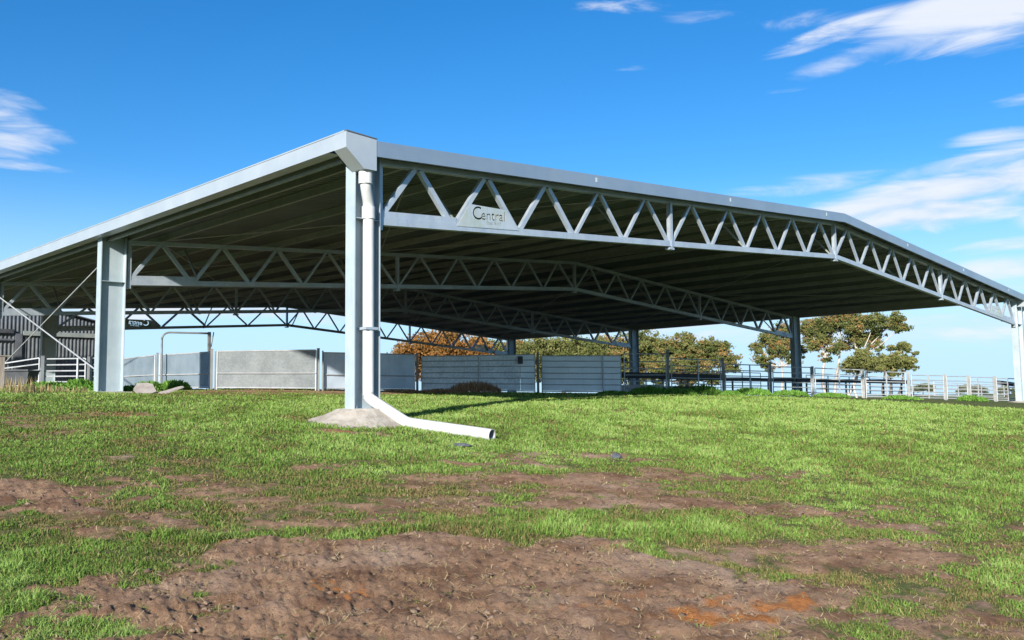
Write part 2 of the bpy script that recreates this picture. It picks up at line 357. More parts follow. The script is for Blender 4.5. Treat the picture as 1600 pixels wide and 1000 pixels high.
e1 = n.mix(n.ramp(n.noise(pos, 11, 5, .7), .34, .46, .75, 0), e1, (.06, .042, .034))
of = n.math('MULTIPLY', ao.outputs['Fac'], 1.0); of = n.ramp(n.math('ADD', of, n.math('MULTIPLY', n.math('SUBTRACT', n.noise(pos, 5, 5, .6), .5), 1.1)), .36, .85)
e1 = n.mix(of, e1, (.44, .175, .055))
gr = n.mix(n.ramp(n.noise(pos, 1.1, 6, .6), .3, .7), (.065, .095, .022), (.13, .17, .04))
gr = n.mix(n.ramp(n.noise(pos, 14, 4, .6), .35, .7), gr, (.10, .095, .04))
cf = n.ramp(n.math('ADD', ac.outputs['Fac'], n.math('MULTIPLY', n.math('SUBTRACT', n.noise(pos, 9, 5, .65), .5), .9)), .35, .8)
n.l(n.mix(cf, e1, gr), b.inputs['Base Color'])
bn = n.n('ShaderNodeBump', i_Strength=1., i_Distance=.035); n.l(n.noise(pos, 30, 8, .75), bn.inputs['Height']); n.l(bn.outputs[0], b.inputs['Normal'])
gobj = mesh_np('ground', V, F, mg, smooth=True, attrs={'cover': cv, 'orange': orr})
tag(gobj, kind='structure')
# close the small hole under the camera
hb = MB(); hb.add([tuple(V[cc])]+[tuple(V[i]) for i in range(NA)], [(0, i+1, (i+1) % NA+1) for i in range(NA)])
# (folded into the ground mesh)
import bmesh
bm = bmesh.new(); bm.from_mesh(gobj.data); bm.verts.ensure_lookup_table()
for i in range(NA): bm.faces.new((bm.verts[cc], bm.verts[(i+1) % NA], bm.verts[i]))
bmesh.ops.recalc_face_normals(bm, faces=bm.faces[:1]); bm.to_mesh(gobj.data); bm.free()

# grass
def blade_mat(name, cols, trans=.35):
    m = bpy.data.materials.new(name); m.use_nodes = True; t = m.node_tree; t.nodes.clear(); n = NT(t)
    at = n.n('ShaderNodeAttribute', attribute_name='tone')
    cr_ = n.n('ShaderNodeValToRGB'); n.l(at.outputs['Fac'], cr_.inputs[0]); el = cr_.color_ramp.elements
    while len(el) < len(cols): el.new(.5)
    for i, (p, c) in enumerate(cols): el[i].position = p; el[i].color = (*c, 1)
    d = n.n('ShaderNodeBsdfDiffuse', i_Roughness=.6); tr = n.n('ShaderNodeBsdfTranslucent'); mx = n.n('ShaderNodeMixShader', i_0=trans)
    n.l(cr_.outputs[0], d.inputs[0]); n.l(cr_.outputs[0], tr.inputs[0]); n.l(d.outputs[0], mx.inputs[1]); n.l(tr.outputs[0], mx.inputs[2])
    o = n.n('ShaderNodeOutputMaterial'); n.l(mx.outputs[0], o.inputs[0]); return m
M['grass'] = blade_mat('grass_blades', [(0, (.25, .17, .085)), (.16, (.33, .28, .115)), (.3, (.09, .12, .03)), (.5, (.15, .235, .05)), (.75, (.215, .36, .07)), (1, (.35, .48, .14))])
def grass_field(name, N, rmin, rmax, label, hs=1.):
    a = RNG.uniform(a0+.08, a1-.08, N); r = np.exp(RNG.uniform(math.log(rmin), math.log(rmax), N))
    x = CAM[0]+np.sin(a)*r; y = CAM[1]+np.cos(a)*r
    # gather into tufts
    c = cover(x, y); lu = field('lush', x, y); patch = fbm(x+5, y+77, 1.3, 4, .6)
    keep = (RNG.random(N) < np.clip((c+.02)*1.05, .04+.22*(fbm(x+31, y-44, 2.2, 3, .6) > .55), 1))
    x, y, r, c, lu, patch = [q[keep] for q in (x, y, r, c, lu, patch)]; n_ = len(x)
    z = ground(x, y)
    tuft = fbm(x-20, y+8, 5., 3, .6)
    h = (.021+.026*np.clip(c, 0, 1.2)**1.5+.038*lu)*(.25+1.6*tuft)*RNG.uniform(.6, 1.35, n_)*hs*(1+.012*r)*.84
    w = np.maximum(.0022, .00046*r)*RNG.uniform(.6, 1.4, n_)
    az = RNG.uniform(0, 2*math.pi, n_); lean = RNG.uniform(.2, 1.7, n_)*(1.3-np.clip(c, 0, 1)*.55)
    dx = np.cos(az); dy = np.sin(az); px_ = -dy; py_ = dx
    tw = RNG.uniform(-1, 1, n_); sx_ = px_*np.cos(tw)+dx*np.sin(tw); sy_ = py_*np.cos(tw)+dy*np.sin(tw)
    b0 = np.stack([x, y, z-.008], 1); side = np.stack([sx_, sy_, np.zeros(n_)], 1)*w[:, None]
    mid = b0+np.stack([dx*lean*h*.35, dy*lean*h*.35, h*.62], 1); tip = b0+np.stack([dx*lean*h*1.05, dy*lean*h*1.05, h*np.clip(1.12-lean*.45, .3, 1)], 1)
    V = np.stack([b0-side, b0+side, mid+side*.8, mid-side*.8, tip], 1).reshape(-1, 3)
    k = np.arange(n_)*5
    T = np.concatenate([np.stack([k, k+1, k+2], 1), np.stack([k, k+2, k+3], 1), np.stack([k+3, k+2, k+4], 1)])
    tone = .27+.32*np.clip(c, 0, 1)+1.15*(patch-.5)+.25*lu+RNG.normal(0, .16, n_)+.7*(tuft-.5)+.5*(fbm(x-90, y+13, .35, 3, .5)-.5)
    dist_g = np.clip((r-16)/12, 0, 1)*.14; wn = field('worn', x, y); tone += dist_g-wn*.16
    dead = RNG.random(n_) < (.10+.40*np.clip(.75-c, 0, 1)+.14*wn); tone[dead] = RNG.uniform(0, .2, dead.sum())
    T1 = np.repeat(np.clip(tone, 0, 1), 5)
    o = mesh_np(name, V, T, M['grass'], attrs={'tone': T1}); tag(o, label, 'grass', kind='stuff'); return o
grass_field('grass', 900000, 5.2, 36, 'short patchy green grass growing over the trampled paddock')

# ------------------------------------------------------------------ canopy
S = 39.608; SL = .0686; PW = 1.95; GP = .2028; L = 12.172
def xk(k):
    s_ = 0.
    for q in (5, 10, 15):
        if k > q: s_ += GP
        elif k == q: s_ += GP/2
    return k*PW+s_
def rise(x): return SL*min(x, S-x)
ZB, ZT = 5.194, 6.247      # top of bottom chord, underside of top chord at x = 0
RT = 6.545                 # roof sheet underside at x = 0
C0 = empty('steel_canopy', (0, 0, 1.45), label='huge open-sided galvanised steel yard cover with lattice trusses standing over the stock yards', cat='canopy')
PI_ = C0.matrix_world
C0.location = (0, 0, 0)
def i_column(x0, x1, y, z0, z1, w=.30, tf=.022):
    m = MB(); m.box(x0, y-w/2, z0, x0+tf, y+w/2, z1); m.box(x1-tf, y-w/2, z0, x1, y+w/2, z1); m.box(x0+tf, y-.008, z0, x1-tf, y+.008, z1)
    c = m.build('column', M['column'], C0)
    p = MB(); p.box(x0-.04, y-w/2-.04, z0-.02, x1+.04, y+w/2+.04, z0+.02)
    for sx in (x0+.09, x1-.09):
        for sy in (-.1, .1): p.tube([(sx, y+sy, z0+.02), (sx, y+sy, z0+.07)], .018, 6)
    p.build('base_plate', M['column'], c)
    q = MB(); zz = ZB-.1
    q.box(x0+tf, y-w/2+.01, zz, x1-tf, y-.009, zz+.015); q.box(x0+tf, y+.009, zz, x1-tf, y+w/2-.01, zz+.015)
    q.build('stiffener', M['column'], c)
    return c
BASEZ = {}
for j, y in enumerate((0, L, 2*L, 3*L)):
    z0l = [1.44, 1.93, 2.15, 2.3][j]; z0r = [1.20, 1.55, 1.7, 1.8][j]
    xl = ((-.655, -.05), (-.83, -.115), (-.83, -.115), (5.28, 5.98))[j]
    i_column(xl[0], xl[1], y, z0l, 6.40+(rise(5.6) if j == 3 else 0))
    i_column(S+.03, S+.79, y, z0r, 6.40)
    BASEZ[j] = (z0l, z0r)
def cutout_sign(poly, y, lines, flip, parent, th=.012):
    """steel plate with the lettering cut through; poly in (x,z)"""
    cu_ = bpy.data.curves.new('sign_plate', 'CURVE'); cu_.dimensions = '2D'; cu_.fill_mode = 'BOTH'; cu_.extrude = th/2
    def spl(P, cyc=True):
        s_ = cu_.splines.new('POLY'); s_.points.add(len(P)-1)
        for q, p in zip(s_.points, P): q.co = (p[0], p[1], 0, 1)
        s_.use_cyclic_u = True
    spl(poly)
    for body, size, cx_, cz_, shear in lines:
        tcu = bpy.data.curves.new('t', 'FONT'); tcu.body = body; tcu.size = size; tcu.align_x = 'CENTER'; tcu.fill_mode = 'NONE'; tcu.offset = .007 if size > .2 else .002; tcu.resolution_u = 3
        to = bpy.data.objects.new('t', tcu); COL.objects.link(to); bpy.context.view_layer.update()
        dg = bpy.context.evaluated_depsgraph_get(); me = to.evaluated_get(dg).to_mesh()
        ed = {}
        for e in me.edges:
            a_, b_ = e.vertices; ed.setdefault(a_, []).append(b_); ed.setdefault(b_, []).append(a_)
        seen = set()
        for s0 in ed:
            if s0 in seen: continue
            loop = [s0]; seen.add(s0); cur = s0
            while True:
                nx = [q for q in ed[cur] if q not in seen]
                if not nx: break
                cur = nx[0]; seen.add(cur); loop.append(cur)
            P = [(me.vertices[i].co.x, me.vertices[i].co.y) for i in loop]
            if len(P) > 2: spl([(cx_+(-p[0] if flip else p[0]), cz_+p[1]+(shear*(p[0]))) for p in P])
        to.evaluated_get(dg).to_mesh_clear(); bpy.data.objects.remove(to)
    co = bpy.data.objects.new('sign_plate', cu_); COL.objects.link(co); bpy.context.view_layer.update()
    me = bpy.data.meshes.new_from_object(co.evaluated_get(bpy.context.evaluated_depsgraph_get())); bpy.data.objects.remove(co)
    me.transform(Matrix.Translation((0, y, 0)) @ Matrix(((1, 0, 0, 0), (0, 0, -1, 0), (0, 1, 0, 0), (0, 0, 0, 1))))
    me.materials.clear(); me.materials.append(M['signplate'])
    o = bpy.data.objects.new('sign_plate', me); COL.objects.link(o); o.parent = parent
    return o
def make_truss(y, nodes, apex, posts, signs):
    T = empty('truss', (0, 0, 0)); T.parent = C0
    x_l = nodes[0]-.02; x_r = nodes[-1]+.02; xm = S/2
    # chords: box sections, mitred at the ridge
    def chord(nm, z0, hgt, wd):
        m = MB()
        for xa, xb in ((x_l, xm), (xm, x_r)):
            V = [(x, y+s*wd/2, z0+rise(x)+dz) for x in (xa, xb) for s in (-1, 1) for dz in (0, hgt)]
            m.add(V, [(0, 1, 3, 2), (4, 6, 7, 5), (0, 4, 5, 1), (2, 3, 7, 6), (0, 2, 6, 4), (1, 5, 7, 3)])
        m.build(nm, M['truss'], T)
    chord('bottom_chord', ZB-.15, .15, .15); chord('top_chord', ZT, .115, .15)
    for (xa, xb) in ((nodes[0], nodes[1]+.06), (nodes[-2]-.06, nodes[-1])):
        m = MB(); V = [(x, y+s*.06, ZB+rise(x)+dz) for x in (xa, xb) for s in (-1, 1) for dz in (.002, .13)]
        m.add(V, [(0, 1, 3, 2), (4, 6, 7, 5), (0, 4, 5, 1), (2, 3, 7, 6), (0, 2, 6, 4), (1, 5, 7, 3)])
        m.build('chord_doubler', M['truss'], T)
    nn = len(nodes)-1
    for i in range(nn):
        a = nodes[i]; b = nodes[i+1]; c = apex[i]
        heavy = i < 3 or i >= nn-3; w = .105 if heavy else .075; dp = .10 if heavy else .08
        for s_, q in ((1, a), (-1, b)):
            off = (.07 if q not in posts else .11)*s_
            if (s_ == 1 and i == 0): off = .12
            if (s_ == -1 and i == nn-1): off = -.12
            zb_ = ZB+rise(q)+(.12 if (q == a and i == 0) or (q == b and i == nn-1) else 0)
            m = MB(); m.beam((q+off, y, zb_-.003), (c-s_*.065, y, ZT+rise(c)+.003), dp, w, (1, 0, 0)); m.build('diagonal', M['truss'], T)
    for p in posts:
        m = MB(); m.box(p-.045, y-.078, ZB-.23+rise(p), p+.045, y-.079-.012, ZT+rise(p)+.05); m.box(p-.04, y-.06, ZB+rise(p), p+.04, y+.05, ZT+rise(p)); m.build('splice_post', M['truss'], T)
        m = MB(); m.box(p-.10, y-.09, ZB-.24+rise(p), p+.10, y+.09, ZB-.18+rise(p)); m.build('splice_cleat', M['truss'], T)
    for xe in (x_l+.03, x_r-.03):
        m = MB(); m.box(xe-.05, y-.074, ZB-.25+rise(xe), xe+.05, y+.074, ZT+.1+rise(xe)); m.build('end_post', M['truss'], T)
    for (n0, n1, yy, flip) in signs:
        a = nodes[n0]; b = nodes[n1]; c = apex[n0]; zb_ = ZB+.01
        poly = [(a+.05, zb_+rise(a)-.06), (b-.02, zb_+rise(b)-.06), (b-.42*(b-a)/1.95, zb_+.42+rise(b)*.5+rise(a)*.5), (a+.42*(b-a)/1.95, zb_+.40+rise(a)*.5+rise(b)*.5)]
        k = (b-a)/1.95; cx_ = c+(.02 if not flip else -.02); cz_ = zb_+rise(c)
        o = cutout_sign(poly, yy, [('C', .42*k**.5, cx_-(.36*k if not flip else -.36*k), cz_+.09, SL if c < S/2 else -SL), ('entral', .32*k**.5, cx_+(.13*k if not flip else -.13*k), cz_+.13, SL if c < S/2 else -SL), ('Steel Build', .105*k**.5, cx_+(.14*k if not flip else -.14*k), cz_+.035, SL if c < S/2 else -SL)], flip, T)
        m = MB(); V = None
    return T
nA = [xk(k) for k in range(21)]; aA = [xk(k+.5) for k in range(20)]; pA = [xk(5), xk(10), xk(15)]
nA[0] = 0.; nA[20] = S
make_truss(0, nA, aA, pA, [(1, 2, -.083, False), (18, 19, -.083, False)])
make_truss(L, nA, aA, pA, []); make_truss(2*L, nA, aA, pA, [])
nD = [6.0, 9.07, 11.66, 14.38, 17.08, xk(10)]+nA[11:]; aD = [(nD[i]+nD[i+1])/2 for i in range(5)]+aA[10:]
make_truss(3*L, nD, aD, [xk(10), xk(15)], [(1, 2, 3*L+.09, True), (13, 14, 3*L+.09, True)])
# purlins: one continuous line each, over every apex
YA, YB = -.40, 3*L+.42
for x in [-.62, .0]+aA[:10]+[S/2-.22]+[S/2+.22]+aA[10:]+[S, S+.62]:
    m = MB(); z = RT+SL*min(x, S-x)
    m.box(x-.004, YA+.02, z-.175, x+.004, YB-.02, z-.004)
    m.box(x+.005, YA+.02, z-.175, x+.06, YB-.02, z-.168); m.box(x-.06, YA+.02, z-.011, x-.005, YB-.02, z-.004)
    m.build('purlin', M['purlin'], C0)
# ribbed roof sheets
for sgn in (0, 1):
    ys = []; zs = []
    y = YA
    while y < YB:
        for dy, dz in ((0, 0), (.14, 0), (.146, .06), (.186, .06)): ys.append(y+dy); zs.append(dz)
        y += .2
    ys = np.array(ys); zs = np.array(zs); V = []; xs = (-.95, S/2) if sgn == 0 else (S/2, S+.95); nrow = len(ys)
    for top in (0, .004):
        for x in xs:
            z = RT+SL*min(x, S-x)+zs+top; V.append(np.stack([np.full(nrow, x), ys, z], 1))
    V = np.vstack(V); F = []
    for i in range(nrow-1):
        F.append((i, i+1, nrow+i+1, nrow+i)); F.append((2*nrow+i, 3*nrow+i, 3*nrow+i+1, 2*nrow+i+1))
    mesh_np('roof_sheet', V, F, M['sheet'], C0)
m = MB(); m.prism([(S/2-.3, RT+SL*(S/2-.3)+.066), (S/2, RT+SL*S/2+.066), (S/2+.3, RT+SL*(S/2-.3)+.066), (S/2, RT+SL*S/2+.072)], YA+.01, YB-.01); m.build('ridge_cap', M['fascia'], C0)
# barge flashings
for yy, s_ in ((YA, -1), (YB, 1)):
    for xa, xb in ((-.37, S/2), (S/2, S+.37)):
        z = lambda x: SL*min(x, S-x)
        m = MB(); y0, y1 = sorted((yy, yy+s_*.05))
        V = [(x, yy_, q+z(x)) for x in (xa, xb) for yy_ in (y0, y1) for q in (6.295, 6.60)]
        m.add(V, [(0, 1, 3, 2), (4, 6, 7, 5), (0, 4, 5, 1), (2, 3, 7, 6), (0, 2, 6, 4), (1, 5, 7, 3)])
        yt = yy-s_*.16; y0, y1 = sorted((yy, yt))
        V = [(x, yy_, q+z(x)) for x in (xa, xb) for yy_ in (y0, y1) for q in (6.592, 6.60)]
        m.add(V, [(0, 1, 3, 2), (4, 6, 7, 5), (0, 4, 5, 1), (2, 3, 7, 6), (0, 2, 6, 4), (1, 5, 7, 3)])
        f_ = m.build('barge_flashing', M['fascia'], C0)
        m = MB(); k = 0
        for q in np.arange(xa+6.6 if xa < 5 else xa+5.5, xb-.5, 6.1): m.box(q-.03, yy+s_*.051, 6.42+z(q), q+.03, yy+s_*.058, 6.53+z(q))
        m.build('flashing_joint', M['gutter'], f_)
# eave gutters with their rainheads
for xo, s_ in ((-1.064, 1), (S+1.064, -1)):
    m = MB(); xi = xo+s_*.27
    x0, x1 = sorted((xo, xo+s_*.012)); m.box(x0, YA+.0, 6.335, x1, YB, 6.63)
    x0, x1 = sorted((xo+s_*.013, xi)); m.box(x0, YA+.55, 6.335, x1, YB, 6.347)
    x0, x1 = sorted((xi, xi+s_*.012)); m.box(x0, YA+.55, 6.335, x1, YB, 6.50)
    x0, x1 = sorted((xo-s_*.012, xo+s_*.03)); m.box(x0, YA, 6.631, x1, YB, 6.655)
    gt = m.build('gutter', M['gutter'], C0)
    poly = [(xo-s_*.006, 6.325), (xo+s_*.40, 5.985), (xo+s_*.694, 5.985), (xo+s_*.694, 6.60), (xo-s_*.006, 6.63)]
    m = MB(); m.prism(poly, YA-.06, YA+.33); m.build('rainhead', M['gutter'], gt)
    m = MB(); m.prism([(xo-s_*.01, 6.632), (xo+s_*.70, 6.602), (xo+s_*.70, 6.618), (xo-s_*.01, 6.652)], YA-.075, YA+.34); m.build('rainhead_rim', M['shedtrim'], gt)
# eave trim angle below the left gutter
m = MB(); m.box(-.62-.03, .3, 6.25, -.62+.03, YB-.1, 6.31); m.build('eave_angle', M['purlin'], C0)
# the near downpipe: rainhead outlet, offset, drop in the column pocket, shoe and outflow along the grass
DPX, DPY = -.335, -.15
zg = 1.6
pts = smoothpath([(-.50, -.28, 5.99), (-.50, -.28, 5.72), (DPX, DPY, 5.40), (DPX, DPY, 5.15)], 4, .10)
dp = MB(); dp.tube(smoothpath([(DPX, DPY, 5.32), (DPX, DPY, 1.66), tuple(onD(636, 661, 16.95)), tuple(onD(769, 680, 15.85))], 5, .10), .108, 20, cap=False)
pipe_end = onD(769, 680, 15.85); pipe_mid = onD(636, 661, 16.95)
dpo = dp.build('downpipe', M['pvc'], C0, smooth=True)
m = MB(); m.tube(pts, .108, 20); m.build('offset_bend', M['pvc'], dpo, smooth=True)
m = MB(); m.tube([(-.50, -.28, 5.74), (-.50, -.28, 5.99)], .134, 20); m.build('pipe_collar', M['pvc'], dpo, smooth=True)
m = MB(); m.tube([(DPX, DPY, 5.10), (DPX, DPY, 5.34)], .131, 20); m.build('pipe_collar', M['pvc'], dpo, smooth=True)
m = MB(); pe = Vector(pipe_end); dv = (pe-Vector(pipe_mid)).normalized()
m.tube([pe-dv*.9, pe+dv*.001], .098, 20, cap=False); m.build('pipe_bore', M['pvc_in'], dpo, smooth=True)
m = MB(); ring = []; ax = dv.cross(Vector((0, 0, 1))).normalized(); ay = ax.cross(dv)
for rr in (.0985, .1078):
    for j in range(24): t = 2*math.pi*j/24; ring.append(pe+dv*.0015+(ax*math.cos(t)+ay*math.sin(t))*rr)
m.add(ring, [(j, (j+1) % 24, 24+(j+1) % 24, 24+j) for j in range(24)]); m.build('pipe_rim', M['pvc'], dpo)
m = MB(); m.box(DPX-.14, DPY-.128, 2.95, DPX+.14, DPY-.120, 3.0); m.box(DPX-.14, DPY-.12, 2.95, DPX-.13, -.009, 3.0); m.box(DPX+.13, DPY-.12, 2.95, DPX+.14, -.009, 3.0); m.build('pipe_strap', M['truss'], dpo)
# far corner downpipe
m = MB(); m.tube(smoothpath([(S+1.0, -.24, 6.0), (S+1.0, -.24, 1.5), (S+1.3, -1.2, 1.25)], 4, .12), .115, 14); m.build('downpipe', M['pvc'], C0, smooth=True)
# wind bracing in the left wall and in the roof
rod = lambda a, b, r, p=C0: MB().tube([a, b], r, 6).build('brace_rod', M['rail'], p, smooth=True)
rod((-.42, L+.1, 1.98+.3), (-.42, 2*L-.1, 6.0), .024); rod((-.42, L+.1, 6.0), (-.42, 2*L-.1, 2.5), .02)
for j in range(3):
    for xa, xb in ((1.0, 9.0), (9.0, 1.0), (S-1, S-9), (S-9, S-1), (17.5, 9), (22.0, 30)):
        rod((xa, j*L+.15, ZT+.13+rise(xa)), (xb, (j+1)*L-.15, ZT+.13+rise(xb)), .012)
# fly braces from bottom chords up to the purlins
for j in range(4):
    for k in (1, 4, 7, 10, 13, 16, 19):
        x = xk(k)+.32; x = min(x, S-.3)
        if j == 3 and x < 7: continue
        for s_ in ((1,) if j == 0 else (-1,) if j == 3 else (-1, 1)):
            if j in (1, 2) and (k+s_) % 3 == 0: continue
            m = MB(); m.beam((x, j*L+s_*.08, ZB-.12+rise(x)), (x, j*L+s_*1.25, RT-.19+rise(x)), .05, .05, (1, 0, 0)); m.build('fly_brace', M['purlin'], C0)
            m = MB(); m.box(x-.05, j*L+min(s_*.076, s_*.09), ZB-.17+rise(x), x+.05, j*L+max(s_*.076, s_*.09), ZB-.02+rise(x)); m.build('brace_cleat', M['shedtrim'], C0)

# ------------------------------------------------------------------ footings
def footing(cx, cy, top, r0, r1, label, n=40, seed=0, rx=1.2):
    V = []; F = []; rows = 9
    gl = gz(cx, cy)
    for i in range(rows):
        t = i/(rows-1); 
        for j in range(n):
            a = 2*math.pi*j/n; wob = 1+.22*(vnoise(np.array([3+seed+math.cos(a)*1.2]), np.array([5+math.sin(a)*1.2]))[0]-.5)*t+.06*math.sin(3*a+seed)*t
            rr = (r0+(r1-r0)*t**1.15)*wob
            x = cx+rr*rx*math.cos(a)*(1 if t else 1); y = cy+rr*math.sin(a)
            g_ = gz(x, y); prof = (1-t)**1.25
            V.append((x, y, (g_-.03)*(1-prof)+top*prof+.07*float(fbm(np.array([x]), np.array([y]), 5., 3)[0]-.5)*(0 if i == 0 else 1)))
    for i in range(rows-1):
        for j in range(n): F.append((i*n+j, (i+1)*n+j, (i+1)*n+(j+1) % n, i*n+(j+1) % n))
    F.append(tuple(range(n)))
    o = mesh_np('concrete_footing', V, F, M['concrete'], smooth=True)
    o.data.set_sharp_from_angle(angle=math.radians(35))
    return tag(o, label, 'footing')
footing(-.36, -.02, 1.455, .46, 1.10, 'flared rough concrete footing under the near corner column beside the white downpipe', rx=1.15)
footing(-.42, L, 1.945, .42, .8, 'low concrete footing under the second column on the left side', seed=4)
footing(S+.41, 0, 1.215, .42, .8, 'concrete footing under the column at the right edge of the photo', seed=8)
footing(S+.41, L, 1.565, .42, .8, 'concrete footing of the column behind the rail panels at right', seed=12)

# ------------------------------------------------------------------ stock yards
RAILG = 'galvanised stock yard panels'
def fp(px, py, D): return Vector(onD(px, py, D))
def post(px, yt, yb, D, label, w=.09, mtl='post', ext=.25, group='stock yard posts'):
    t = fp(px, yt, D); bt = fp(px, yb, D)
    w *= .85
    m = MB(); m.box(-w/2, -w/2, -ext, w/2, w/2, t.z-bt.z); m.box(-w/2-.006, -w/2-.006, t.z-bt.z, w/2+.006, w/2+.006, t.z-bt.z+.02)
    o = m.build('yard_post', M[mtl]); o.location = bt; a = fp(px+10, yb, D)-bt; o.rotation_euler.z = math.atan2(a.y, a.x)
    return tag(o, label, 'post', group)
def panel(A, Bp, h, label, sheet=None, rails=(), cat='fence panel', bars=(), group=RAILG, rr=.022, split=None, legs=True, z0=.06):
    """A, B = foot points; h = heights at A and B; drawn in world space under an Empty at A"""
    A = Vector(A); Bp = Vector(Bp); E_ = empty('yard_fence', A, label=label, cat=cat, group=group); u = Bp-A; ha, hb = h
    nrm = Vector((u.y, -u.x, 0)).normalized()          # towards the viewer's side
    if nrm.dot(Vector(CAM)-A) < 0: nrm = -nrm
    at = lambda s, z: u*s+Vector((0, 0, z*(ha+(hb-ha)*s)))
    m = MB(); L_ = u.length; e = .035/L_
    m.tube([at(e, 1), at(1-e, 1)], .024, 8); m.tube([at(e, z0), at(1-e, z0)], .024, 8); m.tube([at(e, 0), at(e, 1)], .024, 8); m.tube([at(1-e, 0), at(1-e, 1)], .024, 8)
    m.build('panel_frame', M['rail'], E_, smooth=True)
    if sheet:
        segs = [(e*1.5, 1-e*1.5, sheet)] if not split else [(e*1.5, split[0]-.001, sheet), (split[0]+.001, 1-e*1.5, split[1])]
        for s0, s1, mt in segs:
            nx, nz_ = 14, 6; V = []; F = []
            for q in range(2):
                for i in range(nx+1):
                    for k in range(nz_+1):
                        s = s0+(s1-s0)*i/nx; zz = z0+.02+(.98-z0)*k/nz_
                        wob = .012*math.sin(i*1.3+A.x*3)*math.sin(k*1.1+A.y) if 0 < i < nx and 0 < k < nz_ else 0
                        V.append(at(s, zz)+nrm*(wob+.002*q))
            st = (nx+1)*(nz_+1)
            for q in range(2):
                for i in range(nx):
                    for k in range(nz_):
                        a = q*st+i*(nz_+1)+k; F.append((a, a+1, a+nz_+2, a+nz_+1))
            o = mesh_np('panel_sheet', [tuple(v) for v in V], F, M[mt], E_, smooth=True)
    for z in rails:
        m = MB(); m.tube([at(e, z)+nrm*(.03 if sheet else 0), at(1-e, z)+nrm*(.03 if sheet else 0)], rr if not sheet else .02, 6); m.build('rail', M['rail'], E_, smooth=True)
    for s in bars:
        m = MB(); m.beam(at(s, .02)+nrm*.05, at(s, 1)+nrm*.05, .05, .04, tuple(nrm)); m.build('upright', M['rail'], E_)
    return E_
# sheeted panels, left to right: (pxA, ytA, ybA, DA, pxB, ytB, ybB, DB, ...)
def pn(a, b, label, **kw):
    A_ = fp(a[0], a[2], a[3]); B_ = fp(b[0], b[2], b[3]); ha = fp(a[0], a[1], a[3]).z-A_.z; hb = fp(b[0], b[1], b[3]).z-B_.z
    if kw.get('sheet'):
        for q_ in (A_, B_):
            d_ = q_.z-gz(q_.x, q_.y)
            if q_ is A_: ha += d_
            else: hb += d_
            q_.z -= d_
    return panel(A_, B_, (ha, hb), label, **kw)
pn((150, 566, 603, 38), (242, 555, 605, 34.2), 'blue-grey sheeted panel right beside the second column on the left', sheet='panel_blue', rails=(.42,))
pn((248, 555, 605, 34.1), (328, 550, 606, 31.6), 'blue-grey sheeted panel below the pipe hoop', sheet='panel_blue', rails=(.42,))
pn((337, 549, 607, 31.2), (495, 547, 606, 31.3), 'pale mottled sheeted gate panel, the longest one left of the corner column', sheet='panel', rails=(.43,))
pn((503, 551, 607, 31.6), (649, 554, 608, 33.8), 'smooth bluish sheeted panel behind the near corner column', sheet='panel_shade', rails=(.42,))
pn((658, 557, 610, 34.1), (837, 554, 614, 36.2), 'dark weathered six-rail sheeted panel behind the brown weeds', sheet='panel_dark', rails=(.24, .39, .54, .70, .86), bars=(.49,), split=(.86, 'panel_pale'))
pn((846, 556, 614, 37.2), (972, 556, 616, 38.2), 'pale clean six-rail sheeted panel at the end of the sheeted run', sheet='panel_pale', rails=(.24, .39, .54, .70, .86), bars=(.76,))
R6 = (.14, .30, .46, .62, .80)
pn((975, 553, 614, 38.3), (1043, 553, 614, 39), 'open rail panel joining the pale sheeted panel to the tallest post', rails=R6, z0=.05)
pn((1049, 560, 616, 39.1), (1128, 563, 617, 41), 'open rail panel just right of the tallest post', rails=R6, bars=(.52,), z0=.05)
pn((1133, 569, 617, 41.1), (1203, 571, 617, 42.5), 'open rail panel with a short upright, in front of the gap between the trees', rails=R6, bars=(.55,), z0=.05)
pn((1208, 573, 618, 42.6), (1269, 574, 619, 44.4), 'open rail panel crossing in front of the bay column at right', rails=R6, bars=(), z0=.05)
pn((1274, 575, 620, 44.5), (1348, 578, 621, 46.4), 'open rail panel in front of the pale gum tree trunks', rails=R6, bars=(.5,), z0=.05)
pn((1353, 580, 622, 46.5), (1417, 582, 622, 48), 'open rail panel in front of the lowest hanging gum foliage', rails=R6, bars=(.5,), z0=.05)
pn((1425, 586, 623, 48), (1476, 587, 624, 49.9), 'open rail panel in front of the flat-topped far tree', rails=R6, bars=(.5,), z0=.05)
pn((1480, 588, 624, 50), (1513, 588, 625, 51.4), 'narrow open rail panel in front of the wide far tree', rails=R6, z0=.05)
pn((1517, 589, 625, 51.5), (1554, 590, 626, 53), 'narrow open rail panel left of the rightmost dark board', rails=R6, bars=(.3,), z0=.05)
pn((1558, 591, 627, 53), (1640, 593, 629, 56), 'open rail panel running behind the column at the right edge', rails=R6, bars=(.2, .45), z0=.05)
# second run of rails inside the yards
BACK = 'inner stock yard panels behind the front run'
for i, (a, b, lb) in enumerate([((880, 575, 612, 50), (1010, 575, 612, 52), 'inner rail panel seen low behind the tallest post'), ((1010, 576, 612, 52), (1100, 578, 613, 54), 'inner rail panel seen between the rails right of the tallest post'),
                            ((1100, 580, 613, 54), (1190, 583, 614, 56), 'inner rail panel left of the bay column'), ((1260, 586, 615, 60), (1360, 590, 616, 64), 'inner rail panel in front of the gum trunks'),
                            ((1360, 592, 617, 64), (1460, 596, 618, 68), 'inner rail panel before the flat-topped far tree'), ((1460, 597, 619, 68), (1570, 602, 620, 72), 'inner rail panel farthest to the right')]):
    pn(a, b, lb, rails=(.25, .5, .75), bars=(.33, .66), z0=.05, group=BACK, rr=.018)
